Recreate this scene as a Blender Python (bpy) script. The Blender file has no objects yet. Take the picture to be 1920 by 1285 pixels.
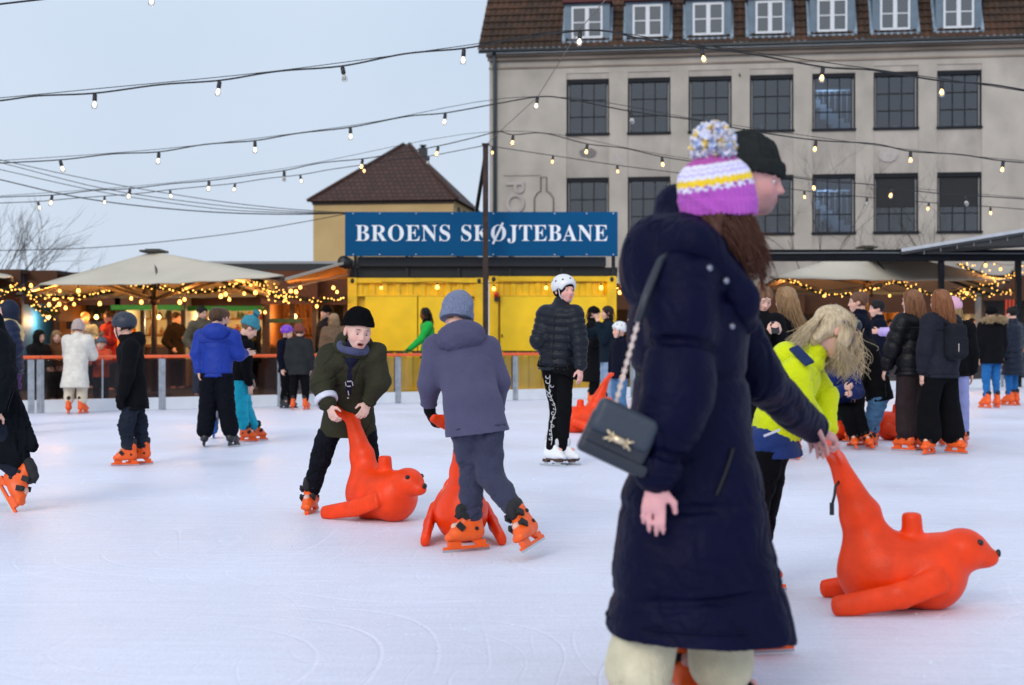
import bpy, math, random
import numpy as np
from mathutils import Vector, Matrix
random.seed(7)
C = bpy.context.scene.collection
sc = bpy.context.scene
R = math.radians

# ------------------------------------------------------------------ camera, sky, sun
F = 2667.0            # focal length in photograph pixels (1920 wide)
CAMZ, HOR = 1.15, 635.0
cd = bpy.data.cameras.new("camera")
cam = bpy.data.objects.new("camera", cd); C.objects.link(cam)
cam.location = (0, 0, CAMZ); cam.rotation_euler = (R(90), 0, 0)
cd.sensor_width = 36; cd.lens = 36 * F / 1920
cd.shift_y = -(642.5 - HOR) / 1920
cd.clip_end = 600; cd.clip_start = 0.1
cd.dof.use_dof = True; cd.dof.focus_distance = 9.4; cd.dof.aperture_fstop = 2.8
sc.camera = cam

SUN_EL, SUN_AZ = R(30), R(205)
w = bpy.data.worlds.new("World"); sc.world = w; w.use_nodes = True
nt = w.node_tree; nt.nodes.clear()
wo = nt.nodes.new("ShaderNodeOutputWorld"); bg = nt.nodes.new("ShaderNodeBackground")
sky = nt.nodes.new("ShaderNodeTexSky"); sky.sky_type = 'NISHITA'; sky.sun_disc = False
sky.sun_elevation = SUN_EL; sky.sun_rotation = SUN_AZ; sky.air_density = 1.6; sky.dust_density = 4.0
tc = nt.nodes.new("ShaderNodeTexCoord"); sx = nt.nodes.new("ShaderNodeSeparateXYZ")
ns = nt.nodes.new("ShaderNodeTexNoise"); ns.inputs['Scale'].default_value = 2.2; ns.inputs['Detail'].default_value = 5
rp = nt.nodes.new("ShaderNodeValToRGB")         # an even overcast: pale near the horizon, brighter cloud overhead
rp.color_ramp.elements[0].position = 0.0; rp.color_ramp.elements[0].color = (6.9, 7.8, 9.0, 1)
rp.color_ramp.elements[1].position = 1.0; rp.color_ramp.elements[1].color = (7.4, 8.3, 9.8, 1)
e = rp.color_ramp.elements.new(0.2); e.color = (6.35, 7.45, 8.95, 1)
e = rp.color_ramp.elements.new(0.5); e.color = (7.1, 8.0, 9.4, 1)
mx = nt.nodes.new("ShaderNodeMix"); mx.data_type = 'RGBA'; mx.inputs['Factor'].default_value = 0.93
m2 = nt.nodes.new("ShaderNodeMix"); m2.data_type = 'RGBA'; m2.blend_type = 'MULTIPLY'; m2.inputs['Factor'].default_value = 1
r2 = nt.nodes.new("ShaderNodeValToRGB"); r2.color_ramp.elements[0].color = (.90, .915, .94, 1); r2.color_ramp.elements[0].position = .3
r2.color_ramp.elements[1].color = (1.07, 1.06, 1.045, 1); r2.color_ramp.elements[1].position = .75
L = nt.links.new
L(tc.outputs['Generated'], sx.inputs[0]); L(sx.outputs['Z'], rp.inputs[0]); L(tc.outputs['Generated'], ns.inputs['Vector'])
L(ns.outputs['Fac'], r2.inputs[0])
L(rp.outputs[0], m2.inputs['A']); L(r2.outputs[0], m2.inputs['B'])
L(sky.outputs[0], mx.inputs['A']); L(m2.outputs['Result'], mx.inputs['B'])
L(mx.outputs['Result'], bg.inputs['Color']); bg.inputs['Strength'].default_value = 0.1
L(bg.outputs[0], wo.inputs[0])
sd = bpy.data.lights.new("sun", 'SUN'); sd.energy = 1.3; sd.angle = R(28); sd.color = (1, .96, .9)
so = bpy.data.objects.new("sun", sd); C.objects.link(so)
so.rotation_euler = Vector((-math.sin(SUN_AZ)*math.cos(SUN_EL), -math.cos(SUN_AZ)*math.cos(SUN_EL), -math.sin(SUN_EL))).to_track_quat('-Z', 'Y').to_euler()
sc.view_settings.view_transform = 'Standard'; sc.view_settings.look = 'None'
sc.view_settings.exposure = 0.08; sc.view_settings.gamma = 1.0
try:
    sc.cycles.use_denoising = True; sc.cycles.max_bounces = 7; sc.cycles.transparent_max_bounces = 12
    sc.cycles.sample_clamp_indirect = 4.0; sc.cycles.caustics_reflective = False; sc.cycles.caustics_refractive = False
except Exception: pass

# ------------------------------------------------------------------ placing helpers
def W(px, py, Y): return np.array([(px - 960) / F * Y, Y, CAMZ + (HOR - py) / F * Y])
def gy(py): return CAMZ * F / (py - HOR)

# ------------------------------------------------------------------ materials
def srgb(r, g, b):
    f = lambda c: (c/255/12.92) if c/255 <= .04045 else ((c/255 + .055)/1.055)**2.4
    return (f(r), f(g), f(b))
_m = {}
def mat(name, col, rough=.7, metal=0., noise=0., nscale=6., bump=0., bscale=60., sheen=0., spec=.5, emit=None, estr=0., coat=0., tint=False, stretch=None, detail=4.):
    if name in _m: return _m[name]
    m = bpy.data.materials.new(name); m.use_nodes = True; n = m.node_tree; b = n.nodes['Principled BSDF']
    b.inputs['Base Color'].default_value = (*col, 1); b.inputs['Roughness'].default_value = rough; b.inputs['Metallic'].default_value = metal
    b.inputs['Specular IOR Level'].default_value = spec
    if sheen: b.inputs['Sheen Weight'].default_value = sheen; b.inputs['Sheen Roughness'].default_value = .5
    if coat: b.inputs['Coat Weight'].default_value = coat; b.inputs['Coat Roughness'].default_value = .2
    if emit: b.inputs['Emission Color'].default_value = (*emit, 1); b.inputs['Emission Strength'].default_value = estr
    t = n.nodes.new("ShaderNodeTexCoord"); vec = t.outputs['Object']
    if stretch:
        mp = n.nodes.new("ShaderNodeMapping"); mp.inputs['Scale'].default_value = stretch; n.links.new(vec, mp.inputs[0]); vec = mp.outputs[0]
    src = None
    if tint:
        a = n.nodes.new("ShaderNodeAttribute"); a.attribute_name = 'tint'; src = a.outputs['Color']
        n.links.new(src, b.inputs['Base Color'])
    if noise:
        x = n.nodes.new("ShaderNodeTexNoise"); x.inputs['Scale'].default_value = nscale; x.inputs['Detail'].default_value = detail
        n.links.new(vec, x.inputs['Vector'])
        mr = n.nodes.new("ShaderNodeMapRange"); mr.inputs['From Min'].default_value = .3; mr.inputs['From Max'].default_value = .7
        mr.inputs['To Min'].default_value = 1 - noise; mr.inputs['To Max'].default_value = 1 + noise
        n.links.new(x.outputs['Fac'], mr.inputs['Value'])
        mm = n.nodes.new("ShaderNodeMix"); mm.data_type = 'RGBA'; mm.blend_type = 'MULTIPLY'; mm.inputs['Factor'].default_value = 1
        if src: n.links.new(src, mm.inputs['A'])
        else: mm.inputs['A'].default_value = (*col, 1)
        cb = n.nodes.new("ShaderNodeCombineColor")
        for i in range(3): n.links.new(mr.outputs[0], cb.inputs[i])
        n.links.new(cb.outputs[0], mm.inputs['B']); n.links.new(mm.outputs['Result'], b.inputs['Base Color'])
    if bump:
        x = n.nodes.new("ShaderNodeTexNoise"); x.inputs['Scale'].default_value = bscale; x.inputs['Detail'].default_value = 3
        n.links.new(vec, x.inputs['Vector'])
        bp = n.nodes.new("ShaderNodeBump"); bp.inputs['Strength'].default_value = bump; bp.inputs['Distance'].default_value = .02
        n.links.new(x.outputs['Fac'], bp.inputs['Height']); n.links.new(bp.outputs[0], b.inputs['Normal'])
    _m[name] = m
    return m
def cloth(name, rgb, rough=.88, sheen=None, bump=.35, bscale=90, noise=.14):
    d = max(rgb) < 75; c = tuple(v*(.62 if d else 1.) for v in srgb(*rgb)); return mat(name, c, rough, noise=noise, nscale=11, bump=bump, bscale=bscale, sheen=(.0 if d else .08) if sheen is None else sheen, spec=.10 if d else .2)
def shell(name, rgb, rough=.46):
    d = max(rgb) < 90; c = tuple(v*(.6 if d else .9) for v in srgb(*rgb)); return mat(name, c, rough, noise=.10, nscale=14, bump=.3, bscale=38, spec=.22)
def emis(name, col, s):
    if name in _m: return _m[name]
    m = bpy.data.materials.new(name); m.use_nodes = True; n = m.node_tree; n.nodes.clear()
    o = n.nodes.new("ShaderNodeOutputMaterial"); e = n.nodes.new("ShaderNodeEmission")
    e.inputs[0].default_value = (*col, 1); e.inputs[1].default_value = s; n.links.new(e.outputs[0], o.inputs[0]); _m[name] = m
    return m

# ------------------------------------------------------------------ object helpers
def tag(o, label=None, cat=None, group=None, kind=None):
    if label: o['label'] = label
    if cat: o['category'] = cat
    if group: o['group'] = group
    if kind: o['kind'] = kind
    return o
def empty(name, loc, label=None, cat=None, group=None, rz=0):
    o = bpy.data.objects.new(name, None); C.objects.link(o); o.location = loc; o.rotation_euler = (0, 0, rz); o.empty_display_size = .1
    return tag(o, label, cat, group)
class MB:
    """collects simple shapes; build() links them as ONE mesh object"""
    def __init__(s): s.v = []; s.f = []; s.mi = []; s.sm = []
    def add(s, vs, fs, mi=0, smooth=False):
        b = len(s.v); s.v += [tuple(map(float, v)) for v in vs]; s.f += [tuple(i + b for i in f) for f in fs]; s.mi += [mi]*len(fs); s.sm += [smooth]*len(fs); return s
    def box(s, x0, x1, y0, y1, z0, z1, mi=0, M=None):
        vs = [(x, y, z) for x in (x0, x1) for y in (y0, y1) for z in (z0, z1)]
        if M is not None: vs = [tuple(M @ Vector(v)) for v in vs]
        return s.add(vs, [(0,1,3,2),(4,6,7,5),(0,4,5,1),(2,3,7,6),(0,2,6,4),(1,5,7,3)], mi)
    def bar(s, a, b, wd, dp=None, mi=0, up=(0,0,1)):
        dp = dp or wd; a = Vector(a); b = Vector(b); d = (b - a).normalized(); u = Vector(up)
        if abs(d.dot(u)) > .95: u = Vector((0,1,0))
        x = d.cross(u).normalized(); y = x.cross(d)
        vs = [p + x*sx*wd/2 + y*sy*dp/2 for p in (a, b) for sx, sy in ((-1,-1),(1,-1),(1,1),(-1,1))]
        return s.add(vs, [(0,3,2,1),(4,5,6,7),(0,1,5,4),(1,2,6,5),(2,3,7,6),(3,0,4,7)], mi)
    def tube(s, pts, r, n=8, mi=0, cap=True):
        pts = [Vector(p) for p in pts]; rs = r if hasattr(r, '__len__') else [r]*len(pts)
        vs = []; prev = None
        for i, p in enumerate(pts):
            d = (pts[min(i+1, len(pts)-1)] - pts[max(i-1, 0)]).normalized()
            x = d.orthogonal().normalized() if prev is None else (prev - d*prev.dot(d)).normalized()
            prev = x; y = d.cross(x)
            for k in range(n):
                a = 2*math.pi*k/n; vs.append(p + (x*math.cos(a) + y*math.sin(a))*rs[i])
        fs = [(i*n + k, i*n + (k+1) % n, (i+1)*n + (k+1) % n, (i+1)*n + k) for i in range(len(pts)-1) for k in range(n)]
        if cap: fs += [tuple(range(n))[::-1], tuple((len(pts)-1)*n + k for k in range(n))]
        return s.add(vs, fs, mi, True)
    def lathe(s, prof, n=16, M=None, mi=0):
        vs = []; N = len(prof)
        for k in range(n):
            a = 2*math.pi*k/n
            for (r, z) in prof:
                v = Vector((r*math.cos(a), r*math.sin(a), z)); vs.append(M @ v if M is not None else v)
        fs = [(k*N + i, ((k+1) % n)*N + i, ((k+1) % n)*N + i+1, k*N + i+1) for k in range(n) for i in range(N-1)]
        return s.add(vs, fs, mi, True)
    def quad(s, a, b, c, d, mi=0): return s.add([a, b, c, d], [(0,1,2,3)], mi)
    def mesh(s, name, mats):
        me = bpy.data.meshes.new(name); me.from_pydata(s.v, [], s.f)
        for m in (mats if isinstance(mats, (list, tuple)) else [mats]): me.materials.append(m)
        me.polygons.foreach_set('material_index', s.mi); me.polygons.foreach_set('use_smooth', s.sm); me.update()
        return me
    def build(s, name, mats, parent=None, loc=None, bevel=0):
        o = bpy.data.objects.new(name, s.mesh(name, mats)); C.objects.link(o)
        if parent: o.parent = parent
        if loc is not None: o.location = loc
        if bevel:
            b = o.modifiers.new('bevel', 'BEVEL'); b.width = bevel; b.segments = 2; b.limit_method = 'ANGLE'
        return o
def copy_tree(o, parent=None):
    c = o.copy(); C.objects.link(c)
    if parent: c.parent = parent
    for ch in list(o.children): copy_tree(ch, c)
    return c

# ------------------------------------------------------------------ signed distance bodies, meshed by sparse surface nets
A = lambda v: np.asarray(v, dtype=np.float64)
def unit(v): v = A(v); return v / (np.linalg.norm(v) + 1e-12)
def smin(a, b, k):
    if k <= 0: return np.minimum(a, b)
    h = np.maximum(k - np.abs(a - b), 0) / k
    return np.minimum(a, b) - h*h*k*.25
def pinch(t, q):
    per, amp, ph = q[:3]; wd = q[3] if len(q) > 3 else .11; x = (t/per + ph) % 1.0; x = np.minimum(x, 1 - x)
    return amp * (np.exp(-(x/wd)**2) + .35*(x < .5)*np.cos(2*np.pi*x)*.8 - .3)
def cap(a, b, ra, rb, q=None):
    a, b = A(a), A(b); ab = b - a; l2 = ab @ ab + 1e-12; ln = math.sqrt(l2)
    def f(P):
        pa = P - a; t = np.clip((pa @ ab) / l2, 0, 1)
        d = np.linalg.norm(pa - t[..., None]*ab, axis=-1) - (ra + (rb - ra)*t)
        return d + pinch(t*ln, q) if q else d
    f.box = (np.minimum(a - ra, b - rb), np.maximum(a + ra, b + rb)); return f
def ecap(a, b, wa, wb, u, q=None):
    """capsule of elliptical section: (half width along u, half depth) at each end"""
    a, b = A(a), A(b); ab = b - a; ln = np.linalg.norm(ab) + 1e-9; x = ab/ln
    u = A(u); u = unit(u - x*(u @ x)); v = np.cross(x, u); m = max(*wa, *wb); em = min(wa[1], wb[1])
    def f(P):
        pa = P - a; s = pa @ x; t = np.clip(s/ln, 0, 1); qx = s - t*ln
        w_ = wa[0] + (wb[0]-wa[0])*t; d_ = wa[1] + (wb[1]-wa[1])*t
        e_ = np.minimum(w_, d_)*.8
        qu = (pa @ u); qv = (pa @ v)
        k0 = np.sqrt((qu/w_)**2 + (qv/d_)**2 + (qx/e_)**2); k1 = np.sqrt((qu/w_**2)**2 + (qv/d_**2)**2 + (qx/e_**2)**2) + 1e-9
        d = k0*(k0 - 1)/k1
        return d + pinch(s, q) if q else d
    f.box = (np.minimum(a, b) - m, np.maximum(a, b) + m); return f
def ell(c, r, M=None):
    c, r = A(c), A(r); M = np.eye(3) if M is None else A(M); m = r.max()
    def f(P):
        p = (P - c) @ M; k0 = np.linalg.norm(p/r, axis=-1); k1 = np.linalg.norm(p/(r*r), axis=-1) + 1e-9
        return k0*(k0 - 1)/k1
    f.box = (c - m, c + m); return f
def rbox(c, h, M=None, r=.01):
    c, h = A(c), A(h); M = np.eye(3) if M is None else A(M); m = np.linalg.norm(h) + r
    def f(P):
        q = np.abs((P - c) @ M) - h + r
        return np.linalg.norm(np.maximum(q, 0), axis=-1) + np.minimum(q.max(-1), 0) - r
    f.box = (c - m, c + m); return f
def torus(c, n, Rr, r, M=None, sq=(1., 1.)):
    """ring about axis n; sq squashes it along two in-plane axes"""
    c, n = A(c), unit(n); u = unit(np.cross(n, [0.3, 1, .2])) if M is None else unit(M); v = np.cross(n, u); m = Rr*max(sq) + r
    def f(P):
        p = P - c; return np.hypot(np.hypot((p @ u)/sq[0], (p @ v)/sq[1]) - Rr, p @ n) - r
    f.box = (c - m, c + m); return f
def plane(p, n):
    p, n = A(p), unit(n)
    return lambda P: (P - p) @ n          # keeps the side the normal points away from
class SDF:
    def __init__(s): s.ops = []
    def u(s, f, k=.02): s.ops.append(('u', f, k)); return s
    def sub(s, f, k=.01): s.ops.append(('s', f, k)); return s
    def cut(s, f): s.ops.append(('c', f, 0)); return s
    def solve(s, vox):
        bs = 8*vox; hd = bs*.87; per = []; K = max(k for op, f, k in s.ops)
        for op, f, k in s.ops:
            if op == 'c': per.append(None); continue
            lo, hi = f.box; i0 = np.floor((lo - K - 2*vox)/bs).astype(int); i1 = np.floor((hi + K + 2*vox)/bs).astype(int)
            g = np.stack(np.meshgrid(*[np.arange(a, b+1) for a, b in zip(i0, i1)], indexing='ij'), -1).reshape(-1, 3)
            d = f((g + .5)*bs); g = g[d < hd*1.7 + K + 2*vox]
            per.append(g)
        enc = lambda g: ((g[:, 0] + 4096) * 8192 + (g[:, 1] + 4096)) * 8192 + (g[:, 2] + 4096)
        ks = np.unique(np.concatenate([enc(g) for (op, f, k), g in zip(s.ops, per) if op == 'u' and len(g)]))
        blk = np.stack([ks // (8192*8192) - 4096, (ks // 8192) % 8192 - 4096, ks % 8192 - 4096], -1)
        loc = np.stack(np.meshgrid(*[np.arange(9)]*3, indexing='ij'), -1)
        D = np.full((len(ks), 9, 9, 9), 1.0)
        for (op, f, k), g in zip(s.ops, per):
            if op == 'c': ids = np.arange(len(ks))
            else:
                e = enc(g); p = np.searchsorted(ks, e); p = np.minimum(p, len(ks)-1); ids = p[ks[p] == e]
            if not len(ids): continue
            P = (blk[ids][:, None, None, None, :]*8 + loc[None]) * vox
            d = f(P)
            if op == 'u': D[ids] = smin(D[ids], d, k)
            elif op == 's': D[ids] = -smin(-D[ids], d, k)
            else: D[ids] = np.maximum(D[ids], d)
        S = D < 0
        cn = [(a, b, c) for a in (0,1) for b in (0,1) for c in (0,1)]
        cnt = sum(S[:, a:a+8, b:b+8, c:c+8].astype(np.int8) for a, b, c in cn)
        bi, x, y, z = np.nonzero((cnt > 0) & (cnt < 8))
        cell = blk[bi]*8 + np.stack([x, y, z], -1)
        val = np.stack([D[bi, x+a, y+b, z+c] for a, b, c in cn], -1)
        acc = np.zeros((len(bi), 3)); num = np.zeros(len(bi))
        for i in range(8):
            for j in range(i+1, 8):
                df = [cn[j][t] - cn[i][t] for t in range(3)]
                if sum(map(abs, df)) != 1: continue
                va, vb = val[:, i], val[:, j]; mk = (va < 0) != (vb < 0)
                t = np.where(mk, va/np.where(mk, va - vb, 1), 0)
                acc += np.where(mk[:, None], np.array(cn[i]) + t[:, None]*np.array(df), 0); num += mk
        V = (cell + acc/num[:, None]) * vox
        ck = lambda c: ((c[:, 0] + 32768) * 65536 + (c[:, 1] + 32768)) * 65536 + (c[:, 2] + 32768)
        key = ck(cell); order = np.argsort(key); sk = key[order]
        quads = []
        for ax in range(3):
            sl0 = [slice(0, 8)]*3; sl1 = list(sl0); sl1[ax] = slice(1, 9)
            a_, b_ = S[(slice(None), *sl0)], S[(slice(None), *sl1)]
            bi, x, y, z = np.nonzero(a_ != b_); g = blk[bi]*8 + np.stack([x, y, z], -1)
            o1, o2 = np.zeros(3, int), np.zeros(3, int); o1[(ax+1) % 3] = 1; o2[(ax+2) % 3] = 1
            q = []; ok = np.ones(len(g), bool)
            for off in (0*o1, o1, o1+o2, o2):
                e = ck(g - off); p = np.minimum(np.searchsorted(sk, e), len(sk)-1); ok &= sk[p] == e; q.append(order[p])
            q = np.stack(q, -1); fl = a_[bi, x, y, z]; q[~fl] = q[~fl][:, ::-1]; quads.append(q[ok])
        return V, np.concatenate(quads)
def smooth_pass(V, Q, it=1, f=.5):
    for _ in range(it):
        acc = np.zeros_like(V); n = np.zeros(len(V))
        for k in range(4):
            a, b = Q[:, k], Q[:, (k+1) % 4]
            for c in range(3): acc[:, c] += np.bincount(a, V[b, c], len(V)) + np.bincount(b, V[a, c], len(V))
            n += np.bincount(a, minlength=len(V)) + np.bincount(b, minlength=len(V))
        V = V*(1-f) + f*acc/np.maximum(n, 1)[:, None]
    return V
def vnormals(V, Q):
    fn = np.cross(V[Q[:, 2]] - V[Q[:, 0]], V[Q[:, 3]] - V[Q[:, 1]]); N = np.zeros_like(V)
    for k in range(4):
        for c in range(3): N[:, c] += np.bincount(Q[:, k], fn[:, c], len(V))
    return N / (np.linalg.norm(N, axis=1, keepdims=True) + 1e-12)
def nz(P, fr, seed, n=5):
    """cheap smooth noise in [-1, 1]; fr may be a 3-vector (stretched noise)"""
    r = np.random.RandomState(seed); P = P * np.asarray(fr); o = 0
    wp = np.stack([np.sin(P @ r.normal(size=3)*.7 + r.rand()*6) for _ in range(3)], -1)
    P = P + .6*wp
    for i in range(n): o = o + np.sin(P @ (r.normal(size=3)*(1 + .35*i)) + r.rand()*6.28)/(1 + .3*i)
    return o / 2.4
def mk(name, V, Q, mats, parent=None, origin=(0,0,0), tint=None, smooth=True):
    V = V - A(origin); me = bpy.data.meshes.new(name); nq = len(Q)
    me.vertices.add(len(V)); me.vertices.foreach_set('co', V.astype(np.float32).ravel())
    me.loops.add(nq*4); me.loops.foreach_set('vertex_index', Q.astype(np.int32).ravel())
    me.polygons.add(nq); me.polygons.foreach_set('loop_start', np.arange(0, nq*4, 4, dtype=np.int32))
    me.update(calc_edges=True); me.polygons.foreach_set('use_smooth', np.full(nq, smooth))
    if tint is not None:
        at = me.attributes.new('tint', 'FLOAT_COLOR', 'POINT'); at.data.foreach_set('color', np.concatenate([tint, np.ones((len(V), 1))], 1).astype(np.float32).ravel())
    for m in (mats if isinstance(mats, (list, tuple)) else [mats]): me.materials.append(m)
    me.validate(); me.update()
    o = bpy.data.objects.new(name, me); C.objects.link(o)
    if parent: o.parent = parent
    else: o.location = origin
    return o
def body(name, sdf, vox, m, parent=None, origin=(0,0,0), folds=0., fr=(18, 18, 40), seed=1, sm=1, ridge=False):
    V, Q = sdf.solve(vox)
    if sm: V = smooth_pass(V, Q, sm)
    if folds:
        N = vnormals(V, Q); n = nz(V, fr, seed); n2 = nz(V, A(fr)*.45, seed+9); n3 = nz(V, A(fr)*A((1.5, 1.5, .9)), seed+21, 4)
        cr = np.clip(1 - np.abs(n3)/.22, 0, 1)**1.5 * np.clip(.5 + n2, 0, 1)          # sharp creases that come and go
        fw = np.clip(1 - np.abs(nz(V, A(fr)*A((3.2, 3.2, 2.2)), seed+33, 4))/.35, 0, 1) * np.clip(.35 + nz(V, A(fr)*.6, seed+40, 3), 0, 1)   # small wrinkles gathered in places
        V = V + N*(folds*(n*.5 + n2*.7 - cr*1.1 - fw*.38))[:, None]
    return mk(name, V, Q, m, parent, origin)
# ------------------------------------------------------------------ skates (one of each kind, copied for every foot)
SKATES = {}
def skate_proto(kind):
    shellm, soft, sole, steel = {
        'orange': (mat('skate_shell_orange', srgb(240, 92, 14), .42, noise=.1, nscale=20, bump=.05, spec=.5), mat('skate_liner_black', (.012,.012,.014), .8), None, mat('skate_steel', (.55,.57,.6), .25, 1.)),
        'white': (mat('skate_leather_white', (.78,.79,.8), .45, bump=.1), mat('skate_liner_white', (.6,.6,.62), .8), mat('skate_heel_brown', (.07,.025,.015), .5), mat('skate_steel', (.55,.57,.6), .25, 1.)),
        'black': (mat('skate_shell_black', (.015,.016,.02), .4, noise=.1), mat('skate_liner_black', (.012,.012,.014), .8), None, mat('skate_steel', (.55,.57,.6), .25, 1.)),
        'blue': (mat('skate_shell_blue', srgb(30, 90, 160), .4, noise=.1), mat('skate_liner_black', (.012,.012,.014), .8), None, mat('skate_steel', (.55,.57,.6), .25, 1.))}[kind]
    d = {}
    b = SDF()
    b.u(cap((-.035, 0, -.045), (.06, 0, -.05), .045, .043)); b.u(ecap((.05, 0, -.05), (.15, 0, -.062), (.044, .034), (.042, .024), (0, 1, 0)), .03)
    b.u(ecap((-.02, 0, -.03), (-.012, 0, .085), (.043, .06), (.047, .064), (0, 1, 0)), .03)
    b.u(cap((.03, 0, .03), (.10, 0, -.025), .035, .03), .04)
    b.cut(plane((0, 0, -.088), (0, 0, -1))); b.cut(plane((0, 0, .095), (.25, 0, 1)))
    V, Q = b.solve(.0075); V = smooth_pass(V, Q, 1)
    d['shell'] = (V, Q)
    S_ = SDF()
    if kind == 'white':
        m2 = MB(); m2.box(-.075, -.02, -.03, .03, -.118, -.089); m2.box(-.02, .16, -.032, .032, -.1, -.089); m2.box(.05, .13, -.028, .028, -.112, -.1)
        d['sole'] = m2
    else:
        m2 = MB()                                   # moulded blade holder with an open middle
        m2.box(-.085, -.03, -.014, .014, -.128, -.086); m2.box(.07, .155, -.014, .014, -.128, -.086); m2.box(-.105, .185, -.011, .011, -.134, -.116)
        m2.add([(-.03,-.012,-.117), (0,-.012,-.087), (-.03,-.012,-.087), (-.03,.012,-.117), (0,.012,-.087), (-.03,.012,-.087)], [(0,1,2),(5,4,3),(0,3,4,1)])
        d['sole'] = m2
    k = MB()
    if kind == 'white':
        for x0, x1 in ((-.07, -.03), (.05, .12)): k.box(x0, x1, -.004, .004, -.135, -.117)
        k.box(-.12, .18, -.003, .003, -.15, -.135)
    else: k.box(-.11, .19, -.003, .003, -.148, -.134)
    d['blade'] = k
    l = SDF(); l.u(ecap((-.014, 0, .06), (-.008, 0, .115), (.038, .054), (.044, .058), (0, 1, 0))); l.u(ell((.06, 0, .085), (.028, .032, .05)), .03)
    l.u(ell((-.06, 0, .115), (.022, .03, .035)), .03)
    V2, Q2 = l.solve(.009); d['liner'] = (V2, Q2)
    u = MB()
    if kind == 'orange' or kind == 'blue':
        for (x, z, ang) in ((.045, .06, .9), (.075, -.005, .75)):
            M = Matrix.Translation((x, 0, z)) @ Matrix.Rotation(ang, 4, 'Y')
            u.box(-.012, .012, -.052, .052, .0, .026, 0, M); u.box(-.018, .018, -.056, -.04, -.02, .03, 0, M); u.box(-.018, .018, .04, .056, -.02, .03, 0, M)
        for sy in (-1, 1):
            for (x, z) in ((-.02, -.02), (-.02, .05)):
                M = Matrix.Translation((x, sy*.047, z)) @ Matrix.Rotation(R(90), 4, 'X'); u.lathe([(0, -.008), (.012, -.008), (.012, .008), (0, .008)], 10, M)
    d['buckle'] = u
    d['mats'] = (shellm, soft, sole or shellm, steel)
    return d
def skate(parent, origin, ank, toe, up, kind, S, far=False):
    """one skate: shell with liner, buckles, holder and blade as its own pieces"""
    if kind not in SKATES:
        d = skate_proto(kind); sh, so_, sl, st = d['mats']
        me = {}
        o = mk('skate', *d['shell'], sh); me['skate'] = o.data; bpy.data.objects.remove(o)
        me['blade_holder'] = d['sole'].mesh('blade_holder', sl); me['blade'] = d['blade'].mesh('blade', st)
        o = mk('liner', *d['liner'], so_); me['liner'] = o.data; bpy.data.objects.remove(o)
        if len(d['buckle'].v): me['buckle'] = d['buckle'].mesh('buckle', so_)
        SKATES[kind] = me
    me = SKATES[kind]
    x = unit(toe); z = A(up); z = unit(z - x*(z @ x)); y = np.cross(z, x)
    root = bpy.data.objects.new('skate', me['skate']); C.objects.link(root); root.parent = parent
    M = Matrix(np.stack([x, y, z], 1).tolist()).to_4x4()
    root.matrix_local = Matrix.Translation(Vector(A(ank) - A(origin))) @ M @ Matrix.Scale(S, 4)
    for nm in ('blade_holder', 'blade', 'liner', 'buckle'):
        if nm in me and not (far and nm == 'buckle'):
            o = bpy.data.objects.new(nm, me[nm]); C.objects.link(o); o.parent = root
    return root

# ------------------------------------------------------------------ people
def headframe(yaw, pitch=0, roll=0):
    y, p, r = R(yaw), R(pitch), R(roll)
    f0 = A((math.sin(y), -math.cos(y), 0)); l0 = A((math.cos(y), math.sin(y), 0)); z = A((0, 0, 1))
    f = f0*math.cos(p) - z*math.sin(p); u = z*math.cos(p) + f0*math.sin(p)
    l = l0*math.cos(r) + u*math.sin(r); u2 = u*math.cos(r) - l0*math.sin(r)
    return np.stack([l, f, u2], 1)
def tubes_np(paths, rads, n=4):
    Vs, Qs, b = [], [], 0
    for p, r in zip(paths, rads):
        p = A(p); m = len(p); t = np.gradient(p, axis=0); t /= np.linalg.norm(t, axis=1, keepdims=True) + 1e-9
        x = np.cross(t, [.3, .5, .81]); x /= np.linalg.norm(x, axis=1, keepdims=True) + 1e-9; y = np.cross(t, x)
        rr = (A(r) if hasattr(r, '__len__') else np.full(m, r))[:, None]
        ring = [p + (x*math.cos(a) + y*math.sin(a))*rr for a in np.arange(n)*2*math.pi/n]
        Vs.append(np.stack(ring, 1).reshape(-1, 3))
        i, k = np.meshgrid(np.arange(m-1), np.arange(n), indexing='ij'); k2 = (k+1) % n
        Qs.append(np.stack([i*n+k, i*n+k2, (i+1)*n+k2, (i+1)*n+k], -1).reshape(-1, 4) + b); b += m*n
    return np.concatenate(Vs), np.concatenate(Qs)
def arc(P0, P1, P2, n=9):
    t = np.linspace(0, 1, n)[:, None]; return A(P0)*(1-t)**2 + 2*A(P1)*t*(1-t) + A(P2)*t*t

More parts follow.
